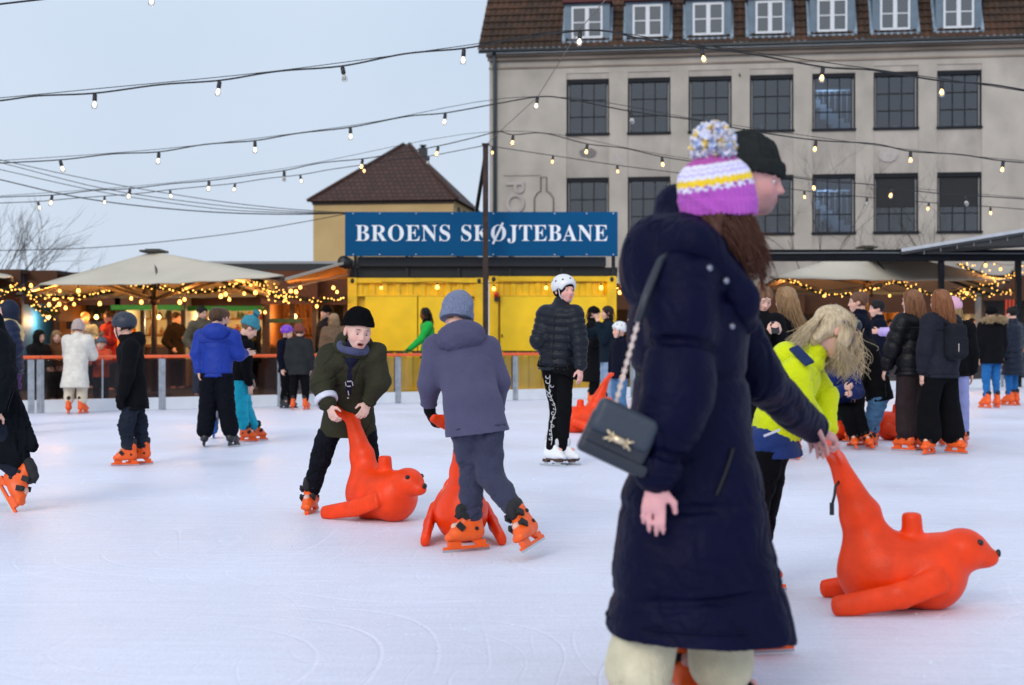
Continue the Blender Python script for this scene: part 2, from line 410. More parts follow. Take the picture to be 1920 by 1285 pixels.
def hand_prims(s, w_, d, n, S, curl, th=0., side=1, spread=.02, thumb=1.):
    d = unit(d); n = A(n); n = unit(n - d*(n @ d)); t = np.cross(n, d)*side          # t points to the thumb
    pe = w_ + d*.085*S
    s.u(ecap(w_ + d*.005*S, w_ + d*.07*S, (.028*S+th, .017*S+th), (.038*S+th, .015*S+th), t), .012)
    for i, (o, ln) in enumerate(((.030, .072), (.010, .080), (-.010, .074), (-.029, .058))):
        p = pe + t*o*S - d*(.012*S if i == 3 else .004*S); a = 0.; r = (.0088 if i < 3 else .0078)*S + th
        bd = unit(d + t*spread*(1.2 - i*.8)); segs = (.44, .31, .25)
        cu = curl*(1 + .12*i)
        for j, sg in enumerate(segs):
            a += cu*(.55, 1.0, .7)[j]; dd = bd*math.cos(a) + n*math.sin(a); q = p + dd*ln*sg*S
            s.u(cap(p, q, r*(1 - .08*j), r*(.94 - .1*j)), .006); p = q
    b = w_ + d*.022*S + t*.028*S; q = b + unit(d*.7 + t*.7*thumb + n*.35)*.042*S; e_ = q + unit(d*.8 + t*.15 + n*(.2 + .5*curl))*.034*S
    s.u(cap(b, q, .0135*S+th, .0105*S+th), .015); s.u(cap(q, e_, .0105*S+th, .009*S+th), .006)

def px(Y, **k):
    return {n: W(v[0], v[1], Y + (v[2] if len(v) > 2 else 0)) for n, v in k.items()}
def stand(px_, Y, H, yaw, lean=0, armL='down', armR='down', stance=.11, step=0., S=None, twist=0, gz=0.0):
    """joints of an upright figure of height H (skates included) at ground pixel column px_"""
    X = (px_ - 960)/F*Y; S = S or H/1.75; ba = R(yaw); f = A((math.sin(ba), -math.cos(ba), 0)); l = A((math.cos(ba), math.sin(ba), 0)); u = A((0, 0, 1))
    o = A((X, Y, gz)); J = {}
    hip = o + u*H*.50; la = R(lean); tu = u*math.cos(la) + f*math.sin(la); tf = f*math.cos(la) - u*math.sin(la)
    J['pl'] = hip + l*.085*S; J['pr'] = hip - l*.085*S
    sh = hip + tu*H*.295; tl = l*math.cos(R(twist)) + f*math.sin(R(twist))
    J['sl'] = sh + tl*.165*S; J['sr'] = sh - tl*.165*S
    J['h'] = sh + tu*H*.075 + u*H*.055 + tf*.02
    for s_, sg, arm in (('l', 1, armL), ('r', -1, armR)):
        b = J['s'+s_]; ol = l*sg
        E, Wv = {'down': ((.02, .05, -.29), (.06, .05, -.53)), 'pocket': ((-.06, .10, -.27), (.10, .06, -.42)), 'fwd': ((.12, .05, -.24), (.32, -.02, -.20)),
                 'out': ((.0, .20, -.20), (.05, .36, -.34)), 'phone': ((.10, .06, -.26), (.26, -.10, -.08)), 'fold': ((.08, .08, -.27), (.20, -.13, -.22)),
                 'point': ((.22, .05, -.12), (.46, .02, -.10)), 'rail': ((.16, .06, -.22), (.36, .0, -.26)), 'face': ((.14, .03, -.22), (.20, -.08, .06))}[arm] if isinstance(arm, str) else arm
        cv = lambda v: b + (tf*v[0] + ol*v[1] + tu*v[2])*S*1.0
        J['e'+s_] = cv(E); J['w'+s_] = cv(Wv)
        st = step*sg
        J['a'+s_] = o + l*sg*stance*S + u*.14*S + f*st*.5; J['k'+s_] = o + l*sg*stance*.95*S + u*H*.285 + f*(.03 + st*.3)
        J['f'+s_] = unit(f + l*sg*.25)
    return J

SKIN = srgb(224, 178, 158)
def person(label, J, S, yaw, pitch=0, roll=0, hh=.225, skin=SKIN, hair=None, hat=None, top=None, legs=None, feet='orange', gloves=None,
           vox=.012, group=None, curl=.35, eyes=False, mouth=False, extra=None, hd=None, hn=None, far=False, cat='person', seed=1, neck=True, browcol=None, noleg=False, gth=.0045, stubble=0):
    hc = J['h']; M = headframe(yaw, pitch, roll); hp = lambda *v: hc + M @ (A(v)*hh); hv = lambda *v: M @ A(v)
    cc = (J['sl'] + J['sr'])/2; pc = (J['pl'] + J['pr'])/2; ax = unit(cc - pc); side = unit(J['sl'] - J['sr']); hs = unit(J['pl'] - J['pr'])
    fwd = np.cross(side, ax)
    lowest = min(J['al'][2], J['ar'][2]) - .15*S
    org = A((pc[0], pc[1], max(lowest, 0.)))
    # ---- body: one continuous surface
    if feet and not noleg:
        for s_ in 'lr':
            if 'u'+s_ not in J and abs(J['a'+s_][2] - .148*S) < .08: J['a'+s_] = A((J['a'+s_][0], J['a'+s_][1], .149*S))
    b = SDF()
    b.u(ecap(cc - ax*.06*S, pc + ax*.14*S, (.150*S, .095*S), (.125*S, .085*S), side), .04)
    b.u(ecap(pc + ax*.12*S, pc, (.120*S, .08*S), (.125*S, .085*S), hs), .05)
    b.u(cap(J['sl'], J['sr'], .05*S, .05*S), .05)
    nb = cc + ax*.01*S; nt_ = hp(0, -.12, -.28); b.u(cap(nb, nt_, .06*S, .052*S), .03)
    ks = hh
    H = lambda f, k: b.u(f, k*ks)
    H(ell(hp(0, -.05, .12), A((.345, .42, .375))*hh, M), .0); H(ell(hp(0, .12, -.14), A((.265, .27, .34))*hh, M), .1)
    H(ell(hp(0, .20, -.37), A((.15, .14, .11))*hh, M), .12)
    for sx in (-1, 1):
        H(ell(hp(sx*.17, .22, -.13), A((.12, .12, .11))*hh, M), .1)
        H(ell(hp(sx*.355, -.04, -.03), A((.035, .10, .145))*hh, M), .02)
    H(cap(hp(-.15, .335, .085), hp(.15, .335, .085), .05*hh, .05*hh), .08)
    b.sub(ell(hp(.145, .42, .005), A((.10, .10, .065))*hh, M), .06*hh); b.sub(ell(hp(-.145, .42, .005), A((.10, .10, .065))*hh, M), .06*hh)
    H(cap(hp(0, .37, .03), hp(0, .452, -.13), .034*hh, .047*hh), .05)
    for sx in (-1, 1): H(ell(hp(sx*.05, .405, -.145), A((.035, .04, .03))*hh, M), .03)
    if mouth:
        H(ell(hp(0, .36, -.29), A((.14, .09, .09))*hh, M), .05); b.sub(ell(hp(0, .44, -.295), A((.125, .14, .045))*hh, M), .02*hh)
    else:
        H(cap(hp(-.075, .375, -.245), hp(.075, .375, -.245), .028*hh, .028*hh), .03); H(cap(hp(-.06, .37, -.29), hp(.06, .37, -.29), .03*hh, .03*hh), .03)
    hdirs = {}
    for s_, sg in (('l', 1), ('r', -1)):
        s0, e0, w0 = J['s'+s_], J['e'+s_], J['w'+s_]
        b.u(cap(s0, e0, .048*S, .04*S), .03); b.u(cap(e0, w0, .04*S, .027*S), .015)
        d = A(hd[s_]) if hd and s_ in hd else w0 - e0
        n = A(hn[s_]) if hn and s_ in hn else (pc - w0)*A((1, 1, .1)) + unit(w0 - e0)*0
        if np.linalg.norm(np.cross(unit(d), unit(n))) < .15: n = n + fwd*.2 + A((0, 0, .1))
        c_ = curl[s_] if isinstance(curl, dict) else curl
        hdirs[s_] = (w0, d, n, c_, sg)
        hand_prims(b, w0, d, n, S, c_, 0, sg)
        if not noleg:
            b.u(cap(J['p'+s_], J['k'+s_], .064*S, .05*S), .04); b.u(cap(J['k'+s_], J['a'+s_], .052*S, .036*S), .02)
            b.u(cap(J['a'+s_], J['a'+s_] + unit(J['f'+s_])*.10*S, .033*S, .025*S), .02)
    V, Q = b.solve(vox); V = smooth_pass(V, Q, 1, .35)
    q = ((V - hc) @ M)/hh; tint = np.tile(A(skin), (len(V), 1)); bl = lambda c, k: tint*(1-k[:, None]) + A(c)*k[:, None]
    g = lambda c, r: np.clip(1.6 - 1.6*np.sqrt((((q - A(c))/A(r))**2).sum(1)), 0, 1)
    pk = A(skin)*A((1.02, .70, .68)); nearh = np.linalg.norm(q, axis=1) < .9
    for sx in (-1, 1): tint = bl(pk, .38*g((sx*.2, .28, -.14), (.17, .3, .15))); tint = bl(pk, .5*g((sx*.37, -.04, -.03), (.12, .16, .18)))
    tint = bl(pk, .35*g((0, .47, -.13), (.10, .12, .09)))
    lc = A(skin)*A((.80, .36, .36))
    if mouth:
        tint = bl(lc, g((0, .42, -.30), (.16, .14, .10))*.8); tint = bl((.10, .012, .012), g((0, .32, -.30), (.14, .12, .07))); tint = bl((.62, .58, .54), g((0, .36, -.258), (.085, .10, .020)))
    else: tint = bl(lc, g((0, .40, -.265), (.12, .09, .065)))
    if stubble: tint = bl((.10, .065, .06), stubble*g((0, .26, -.38), (.42, .42, .26)))
    bc = browcol or (A(hair['col'])*.6 if hair else (.03, .02, .015))
    for sx in (-1, 1): tint = bl(bc, g((sx*.145, .38, .115), (.12, .12, .03))*.8)
    if not eyes:
        for sx in (-1, 1): tint = bl((.03, .02, .02), g((sx*.14, .36, .0), (.075, .12, .035))*.9)
    o = mk('person', V, Q, mat('skin', skin, .58, tint=True, noise=.06, nscale=30, bump=.06, bscale=120, spec=.25), None, org, tint)
    tag(o, label, cat, group)
    if eyes:
        me_ = (mat('eye_white', (.75, .73, .71), .15), mat('iris', (.10, .16, .20), .1), mat('pupil', (.004, .004, .004), .1))
        for sx in (-1, 1):
            c = hp(sx*.14, .318, -.004); vs = MB(); N, K = 10, 16
            gz_ = unit(hv(0, 1, -.22)); a1 = unit(np.cross(gz_, [0, 0, 1])); a2 = np.cross(gz_, a1); r = .041*hh
            for i in range(N+1):
                th = math.pi*i/N*.6
                for k in range(K):
                    ph = 2*math.pi*k/K; vs.v.append(tuple(c - org + r*(gz_*math.cos(th) + math.sin(th)*(a1*math.cos(ph) + a2*math.sin(ph)))))
            for i in range(N):
                for k in range(K): vs.f.append((i*K+k, i*K+(k+1) % K, (i+1)*K+(k+1) % K, (i+1)*K+k)); vs.mi.append(2 if i < 2 else 1 if i < 4 else 0); vs.sm.append(True)
            vs.build('eye', me_, o)
            lid = SDF(); lid.u(ell(c, A((1.13, 1.13, 1.13))*r, M)); lid.cut(plane(c + hv(0, 0, -.002*hh), hv(0, .2, -1)))
            body('eyelid', lid, .003, mat('eyelid_skin', tuple(A(skin)*A((.85, .7, .66))), .5), o, org)
    # ---- hair
    if hair:
        h_ = SDF(); stl = hair['style']; hm = mat('hair_%d_%d_%d' % tuple(int(c*999) for c in hair['col']), hair['col'], .45, noise=.30, nscale=26, bump=.4, bscale=90, spec=.22, stretch=(3, 3, .35))
        hvox = max(vox*.8, .005)
        h_.u(ell(hp(0, -.07, .15), A((.395, .455, .40))*hh, M), 0)
        if stl in ('long', 'longfwd'): h_.u(ecap(hp(0, -.22, .05), hp(0, -.34, -.45), (.37*hh, .24*hh), (.40*hh, .15*hh), M[:, 0]), .12*hh)
        if stl == 'bun': h_.u(ell(hp(0, -.36, .48), A((.17, .17, .15))*hh, M), .06*hh)
        if stl == 'pony': h_.u(cap(hp(0, -.46, .12), hp(0, -.62, -.55), .10*hh, .05*hh), .06*hh)
        if stl == 'locs': h_.u(ecap(hp(0, -.30, .1), hp(0, -.42, -.55), (.26*hh, .2*hh), (.30*hh, .14*hh), M[:, 0]), .08*hh)
        if hat and hat['type'] == 'beanie': h_.cut(plane(hp(0, 0, hat.get('low', .10) + .04), hv(0, -hat.get('tilt', .18), 1)))
        h_.sub(ell(hp(0, .50, -.14), A((.33, .34, .42))*hh, M), .05*hh)
        for sx in (-1, 1): h_.sub(ell(hp(sx*.42, .05, -.14), A((.14, .17, .2))*hh, M), .04*hh) if stl in ('short', 'bun', 'pony') else None
        if stl == 'short': h_.cut(plane(hp(0, 0, -.30), hv(0, 0, -1)))
        else: h_.cut(plane(hp(0, 0, -1.4), hv(0, 0, -1)))
        Vh, Qh = h_.solve(hvox); N = vnormals(Vh, Qh); ql = ((Vh - hc) @ M)/hh
        Vh = Vh + N*(hh*.03*nz(ql, (16, 6, 4) if stl != 'short' else (14, 14, 14), seed))[:, None]
        nl = 0 if stl == 'short' else hair.get('locks', 60); rs = np.random.RandomState(seed)
        if nl:
            paths, rads = [], []
            ln = hair.get('len', 1.0); g_ = A((0, 0, -1)); wind = A(hair.get('wind', (0, 0, 0)))
            for i in range(nl):
                a = rs.uniform(-1, 1)*(2.2 if stl != 'pony' else .25); 
                if stl in ('long', 'longfwd', 'locs'):
                    st_ = hp(math.sin(a)*.16, -math.cos(a)*.16 + .02, .52 + rs.uniform(-.02, .02)); md = hp(math.sin(a)*.47, -math.cos(a)*.52 - .04, .12); 
                    en = hp(math.sin(a)*.46, -max(math.cos(a), -.2)*.58 - .04, -.36); bk = -M[:, 1]*A((1, 1, 0))*.16*max(math.cos(a), 0)
                    p1 = arc(st_, md + (md - hc)*.12, en, 8); L_ = ln*hh*rs.uniform(.45, 1.0); wv = rs.normal(size=3)*hh*.05
                    p2 = arc(en, en + (g_ + bk*1.3)*L_*.5 + wv, en + (g_ + bk)*L_ + wind*L_ + rs.normal(size=3)*hh*.06, 8)
                    p = np.concatenate([p1, p2[1:]])
                elif stl in ('bun', 'pony'):
                    a = rs.uniform(-1, 1)*2.6; st_ = hp(math.sin(a)*.36, math.cos(a)*.36 - .05, .12 + .15*math.cos(a)); p = arc(st_, hp(math.sin(a)*.38, -.2, .42), hp(0, -.38, .42 if stl == 'bun' else .12), 9)
                p = p + (rs.normal(size=3)*hh*.012)
                paths.append(p); r0 = hair.get('r', .012)*hh*rs.uniform(.6, 1.5); rads.append(np.linspace(r0, r0*.35, len(p)))
            Vt, Qt = tubes_np(paths, rads, 5); Qh = np.concatenate([Qh, Qt + len(Vh)]); Vh = np.concatenate([Vh, Vt])
        if hair.get('more') is not None:
            Vt, Qt = tubes_np(*hair['more'](hp, hh, rs), 5); Qh = np.concatenate([Qh, Qt + len(Vh)]); Vh = np.concatenate([Vh, Vt])
        mk('hair', Vh, Qh, hm, o, org)
    # ---- hat
    if hat:
        t = hat['type']; hm = hat['mat']; x = SDF(); hx = max(vox*.8, .005)
        if t == 'beanie':
            tall = hat.get('tall', 0.); n = unit(A((0, hat.get('tilt', .18), -1))); p0 = A((0, 0, hat.get('low', .10)))
            x.u(ecap(hp(0, -.05, .18), hp(0, -.05, hat.get('low', .10) - .15), (.435*hh, .505*hh), (.44*hh, .51*hh), M[:, 0]), 0); x.cut(plane(hc + M @ ((p0 - n*.20)*hh), hv(*(-n))))
            x.u(ecap(hp(0, -.055, .14), hp(0, -.05, hat.get('low', .10) - .15), (.418*hh, .488*hh), (.42*hh, .49*hh), M[:, 0]), .01*hh); x.u(ell(hp(0, -.06 - tall*.3, .14 + tall*.4), A((.418, .488, .42 + tall))*hh, M), .015*hh); x.cut(plane(hc + M @ (p0*hh), hv(*n)))
            Vh, Qh = x.solve(hat.get('vox', hx)); Vh = smooth_pass(Vh, Qh, 1); N = vnormals(Vh, Qh); ql = ((Vh - hc) @ M)/hh; an = np.arctan2(ql[:, 0], ql[:, 1] + .05)
            Vh = Vh + N*(hh*.012*np.sin(an*hat.get('ribs', 44)) + hh*.02*nz(ql, 6, seed))[:, None]
            ho = mk('beanie', Vh, Qh, hm, o, org)
            if hat.get('pom'):
                pm, pr = hat['pom']; pcn = hp(0, hat.get('pomy', -.12), hat.get('pomz', .58 + tall*1.3 + pr*.7)); ps = SDF(); ps.u(ell(pcn, A((1, 1, .95))*pr*hh*.8)); Vp, Qp = ps.solve(hx)
                N = vnormals(Vp, Qp); Vp = Vp + N*(pr*hh*.10*nz(Vp - pcn, 9/(pr*hh), seed, 6))[:, None]
                rs = np.random.RandomState(seed); pts, rd = [], []
                for i in range(hat.get('yarn', 260)):
                    dd = unit(rs.normal(size=3)); a0 = pcn + dd*pr*hh*.6; b0 = pcn + unit(dd + rs.normal(size=3)*.12)*pr*hh*rs.uniform(.9, 1.12); pts.append(np.stack([a0, (a0+b0)/2 + rs.normal(size=3)*.01*hh, b0])); rd.append(np.array([.03, .034, .022])*hh)
                Vt, Qt = tubes_np(pts, rd, 5); mk('pompom', np.concatenate([Vp, Vt]), np.concatenate([Qp, Qt + len(Vp)]), pm, ho, org)
        elif t == 'helmet':
            x.u(ell(hp(0, -.05, .20), A((.46, .54, .45))*hh, M), 0); x.sub(ell(hp(0, .72, -.14), A((.7, .55, .46))*hh, M), .05*hh)
            x.cut(plane(hp(0, 0, -.02), hv(0, .12, -1)))
            for sx in (-1, 1): x.sub(ell(hp(sx*.47, .12, -.10), A((.2, .16, .2))*hh, M), .04*hh)
            Vh, Qh = x.solve(hx); Vh = smooth_pass(Vh, Qh, 2); ho = mk('helmet', Vh, Qh, hm, o, org)
            if hat.get('band'):
                bd = SDF(); bd.u(ecap(hp(0, -.05, .30), hp(0, -.05, -.02), (.395*hh, .465*hh), (.39*hh, .46*hh), M[:, 0])); bd.sub(ell(hp(0, .60, -.16), A((.40, .42, .36))*hh, M), .03*hh); bd.cut(plane(hp(0, 0, -.20), hv(0, .15, -1))); body('headband', bd, hx, hat['band'], ho, org)
            vm = mat('helmet_vent', (.008, .008, .01), .6); v = MB()
            for (a_, z_) in ((-.8, .42), (0, .47), (.8, .42), (-2.1, .4), (2.1, .4), (-1.45, .36), (1.45, .36)):
                dd = A((math.sin(a_), math.cos(a_), 0))*math.sqrt(1 - ((z_-.20)/.45)**2); pt = A((dd[0]*.46, dd[1]*.54 - .05, z_)); nn = unit(A((dd[0]/.46, dd[1]/.54, (z_-.20)/.45**2)))
                v.lathe([(0, -.01*hh), (.038*hh, -.008*hh), (.034*hh, .012*hh), (0, .008*hh)], 10, Matrix.Translation(Vector(hc + M @ (pt*hh) - org)) @ Vector(M @ nn).to_track_quat('Z', 'Y').to_matrix().to_4x4())
            v.build('vent', vm, ho)
            stp = MB(); 
            for sx in (-1, 1): stp.tube([Vector(hp(sx*.37, .12, .05) - org), Vector(hp(sx*.33, .14, -.2) - org), Vector(hp(sx*.15, .2, -.47) - org), Vector(hp(0, .23, -.51) - org)], .022*hh, 5)
            stp.build('strap', hat.get('strap', mat('strap_black', (.012, .012, .014), .7)), ho)
        elif t == 'hood':
            x.u(ell(hp(0, -.07, .03), A((.47, .55, .58))*hh, M), 0); x.u(cap(hp(0, -.15, -.5), cc, .4*hh, .5*hh), .15*hh)
            x.sub(ell(hp(0, .55, -.03), A((.33, .42, .44))*hh, M), .04*hh)
            body('hood', x, hx, hm, o, org, .006, (14, 14, 14), seed)
        elif t == 'band':
            x.u(torus(hp(0, -.05, .15), hv(0, .25, 1), .43*hh, .07*hh, M[:, 0], (.88, 1.06))); body('headband', x, hx, hm, o, org)
    # ---- clothes
    if legs and not noleg:
        th = legs.get('th', .02)*S; fl = legs.get('flare', 0)*S; l_ = SDF(); lm = legs['mat']
        l_.u(ecap(pc + ax*.10*S, pc - ax*.01*S, (.14*S+th, .10*S+th), (.155*S+th, .11*S+th), hs), 0)
        for s_ in 'lr':
            p, k, a = J['p'+s_], J['k'+s_], J['a'+s_]; ud = unit(k - a); re = .042*S + th + fl
            l_.u(cap(p, k, .083*S+th, .058*S+th*1.05+fl*.3), .03*S); l_.u(cap(k, a + ud*(re*.75 + legs.get('up', .02)*S), .058*S+th*1.05+fl*.3, re), .02*S)
        if top and not legs.get('nocut'):
            tp0 = max(top if isinstance(top, list) else [top], key=lambda t: t.get('hem', .12)); dn = unit(-ax*.35 + A((0, 0, -1))*.65) if not tp0.get('down') else unit(tp0['down']); hc_ = pc + dn*(tp0.get('hem', .12) - .05)*S
            l_.cut(plane(hc_, -A(tp0.get('hemn', dn))))
        body('trousers', l_, vox, lm, o, org, legs.get('folds', .009)*S, legs.get('fr', (16, 16, 38)), seed+3)
    if top:
        for ti, tp in enumerate(top if isinstance(top, list) else [top]):
            th = tp.get('th', .03)*S; hem = tp.get('hem', .12)*S; q = tp.get('quilt'); t_ = SDF(); tm = tp['mat']; fw, fd = tp.get('flare', (.165, .125))
            down = unit(-ax*.35 + A((0, 0, -1))*.65) if not tp.get('down') else unit(tp['down']); he = pc + down*hem
            cw, cdp = tp.get('chest', (.155, .105))
            if not tp.get('lower'): t_.u(ecap(cc - ax*.045*S, pc + ax*.12*S, (cw*S+th, cdp*S+th), (.14*S+th, .10*S+th), side, q and (q[0], q[1], 0, *q[3:])), 0)
            t_.u(ecap(pc + ax*(.0 if tp.get('lower') else .13)*S, he + down*.09*S, (.14*S+th, .10*S+th), ((fw+.008)*S+th, (fd+.008)*S+th), hs, tp.get('quilt2') or (q and (q[0], q[1], .3, *q[3:]))), .05*S)
            for f_, k_ in tp.get('add', []): t_.u(f_, k_)
            t_.cut(plane(he, tp.get('hemn', down)))
            if not tp.get('lower'): t_.u(cap(J['sl'], J['sr'], .058*S+th*.7, .058*S+th*.7), .06*S)
            for s_ in 'lr':
                if tp.get('nosleeve'): break
                s0, e0, w0 = J['s'+s_], J['e'+s_], J['w'+s_]; fa = unit(w0 - e0); re = .034*S + th*.75
                qa = q and (q[0]*.8, q[1]*.8, 0, *q[3:])
                t_.u(cap(s0, e0, .055*S+th, .046*S+th, qa), .035*S); t_.u(cap(e0, w0 - fa*re*.55, .046*S+th, re, qa), .02*S)
                if tp.get('cuff', True): t_.u(torus(w0 - fa*re*.35, fa, re*.86, re*.2), .008)
            if tp.get('collar', True): t_.u(cap(cc + ax*.01*S, cc*.35 + nt_*.65, .085*S+th*.5, .072*S+th*.35), .03*S); t_.sub(cap(cc*.3 + nt_*.7, nt_ + (nt_-cc)*.5, .06*S, .07*S), .01)
            hd_ = tp.get('hood'); back = -fwd
            if hd_ == 'down' and not tp.get('hoodmat'):
                sz = tp.get('hoodsize', 1.); hcn = cc + ax*(.06 + tp.get('hoodz', 0))*S + back*.105*S*sz
                t_.u(ell(hcn, A((.145, .095, .10))*S*sz, np.stack([side, back, ax], 1)), .03*S); t_.u(torus(cc + ax*(.07 + tp.get('hoodz', 0))*S + back*.02*S, unit(ax + back*.25), .105*S*sz, .045*S*sz, side, (1.05, 1.)), .025*S)
            jn = tp.get('name', 'jacket'); jo = body(jn, t_, vox, tm, o, org, tp.get('folds', .007)*S, tp.get('fr', (13, 13, 26)), seed+5)
            if not far and tp.get('seams', True) and not tp.get('lower') and not tp.get('nosleeve'):     # zip, hem stitching and yoke seam laid on the cloth
                vv = np.empty(len(jo.data.vertices)*3, np.float32); jo.data.vertices.foreach_get('co', vv); vv = vv.reshape(-1, 3).astype(float) + org
                def on(c, d):
                    d = unit(d); r = vv - c; t = r @ d; m_ = (np.linalg.norm(r - t[:, None]*d, axis=1) < .022) & (t > 0) & (t < .22*S + th); return Vector(c + d*(t[m_].max() + .001) - org) if m_.any() else None
                def line(pts, r, nm, m_):
                    runs, cur = [], []
                    for p in pts:
                        if p is None or (cur and (p - cur[-1]).length > .085*S):
                            runs.append(cur); cur = []
                        if p is not None: cur.append(p)
                    runs.append(cur); mb = MB()
                    for q_ in runs:
                        if len(q_) > 3: mb.tube(smooth_path(q_, 3), r, 5)
                    if mb.v: mb.build(nm, m_, jo)
                dk = mat('seam_dark', (.004, .004, .006), .7); l0 = np.cross(ax, fwd)
                if tp.get('zipper', True): line([on(cc*(1-t) + he*t, fwd) for t in np.linspace(.02, .93, 12)], .0045*S, 'zip', dk)
                ring = lambda c, a0, a1, n_: [on(c, fwd*math.cos(a) + l0*math.sin(a)) for a in np.linspace(a0, a1, n_)]
                line(ring(he - down*.05*S, 0, 2*math.pi, 22), .0045*S, 'hem_seam', tm)
                if tp.get('yoke', True): line(ring(cc - ax*.07*S, 2.1, 4.2, 10), .0045*S, 'yoke_seam', tm)
                for sg in (-1, 1):
                    a0 = sg*.75; line([on(pc + ax*(.12 - .14*t)*S, fwd*math.cos(a0 + sg*.28*t) + l0*math.sin(a0 + sg*.28*t)) for t in np.linspace(0, 1, 5)], .005*S, 'pocket', dk)
            if hd_ == 'down' and tp.get('hoodmat'):
                hx = SDF(); sz = tp.get('hoodsize', 1.); hx.u(ell(cc + ax*(.06 + tp.get('hoodz', 0))*S + back*.105*S*sz, A((.145, .095, .10))*S*sz, np.stack([side, back, ax], 1)), 0); hx.u(torus(cc + ax*(.07 + tp.get('hoodz', 0))*S + back*.02*S, unit(ax + back*.25), .105*S*sz, .045*S*sz, side, (1.05, 1.)), .025*S)
                body('hood', hx, vox, tp['hoodmat'], jo, org, tp.get('hoodfolds', .008)*S, (20, 20, 20), seed+6)
            if tp.get('fur'):
                rs = np.random.RandomState(seed); pts, rd = [], []
                for i in range(900):
                    a = rs.uniform(0, 2*math.pi); c0 = cc + ax*.085*S + back*.06*S + (side*math.cos(a)*.17 + unit(back + ax*.3)*math.sin(a)*.12)*S; dd = unit(rs.normal(size=3) + (c0 - cc)/S*4)
                    pts.append(np.stack([c0, c0 + dd*.05*S, c0 + dd*.075*S + rs.normal(size=3)*.012])); rd.append([.009*S, .007*S, .003*S])
                Vt, Qt = tubes_np(pts, rd, 4); mk('fur_trim', Vt, Qt, tp['fur'], jo, org)
    if gloves:
        for s_ in 'lr':
            g_ = SDF(); w0, d, n, c_, sg = hdirs[s_]; hand_prims(g_, w0, d, n, S, c_, gth*S, sg); g_.u(cap(w0 - unit(w0 - J['e'+s_])*.04*S, w0 + unit(d)*.02*S, .043*S, .036*S), .015)
            body('glove', g_, max(vox*.7, .005), gloves, o, org, .002, (60, 60, 60), seed)
    if feet and not noleg:
        for s_ in 'lr':
            skate(o, org, J['a'+s_], J['f'+s_], J['u'+s_] if 'u'+s_ in J else J['k'+s_] - J['a'+s_], feet, S, far)
    if extra: extra(o, org, dict(hp=hp, hv=hv, M=M, hh=hh, cc=cc, pc=pc, ax=ax, side=side, fwd=fwd, J=J, S=S, vox=vox))
    return o
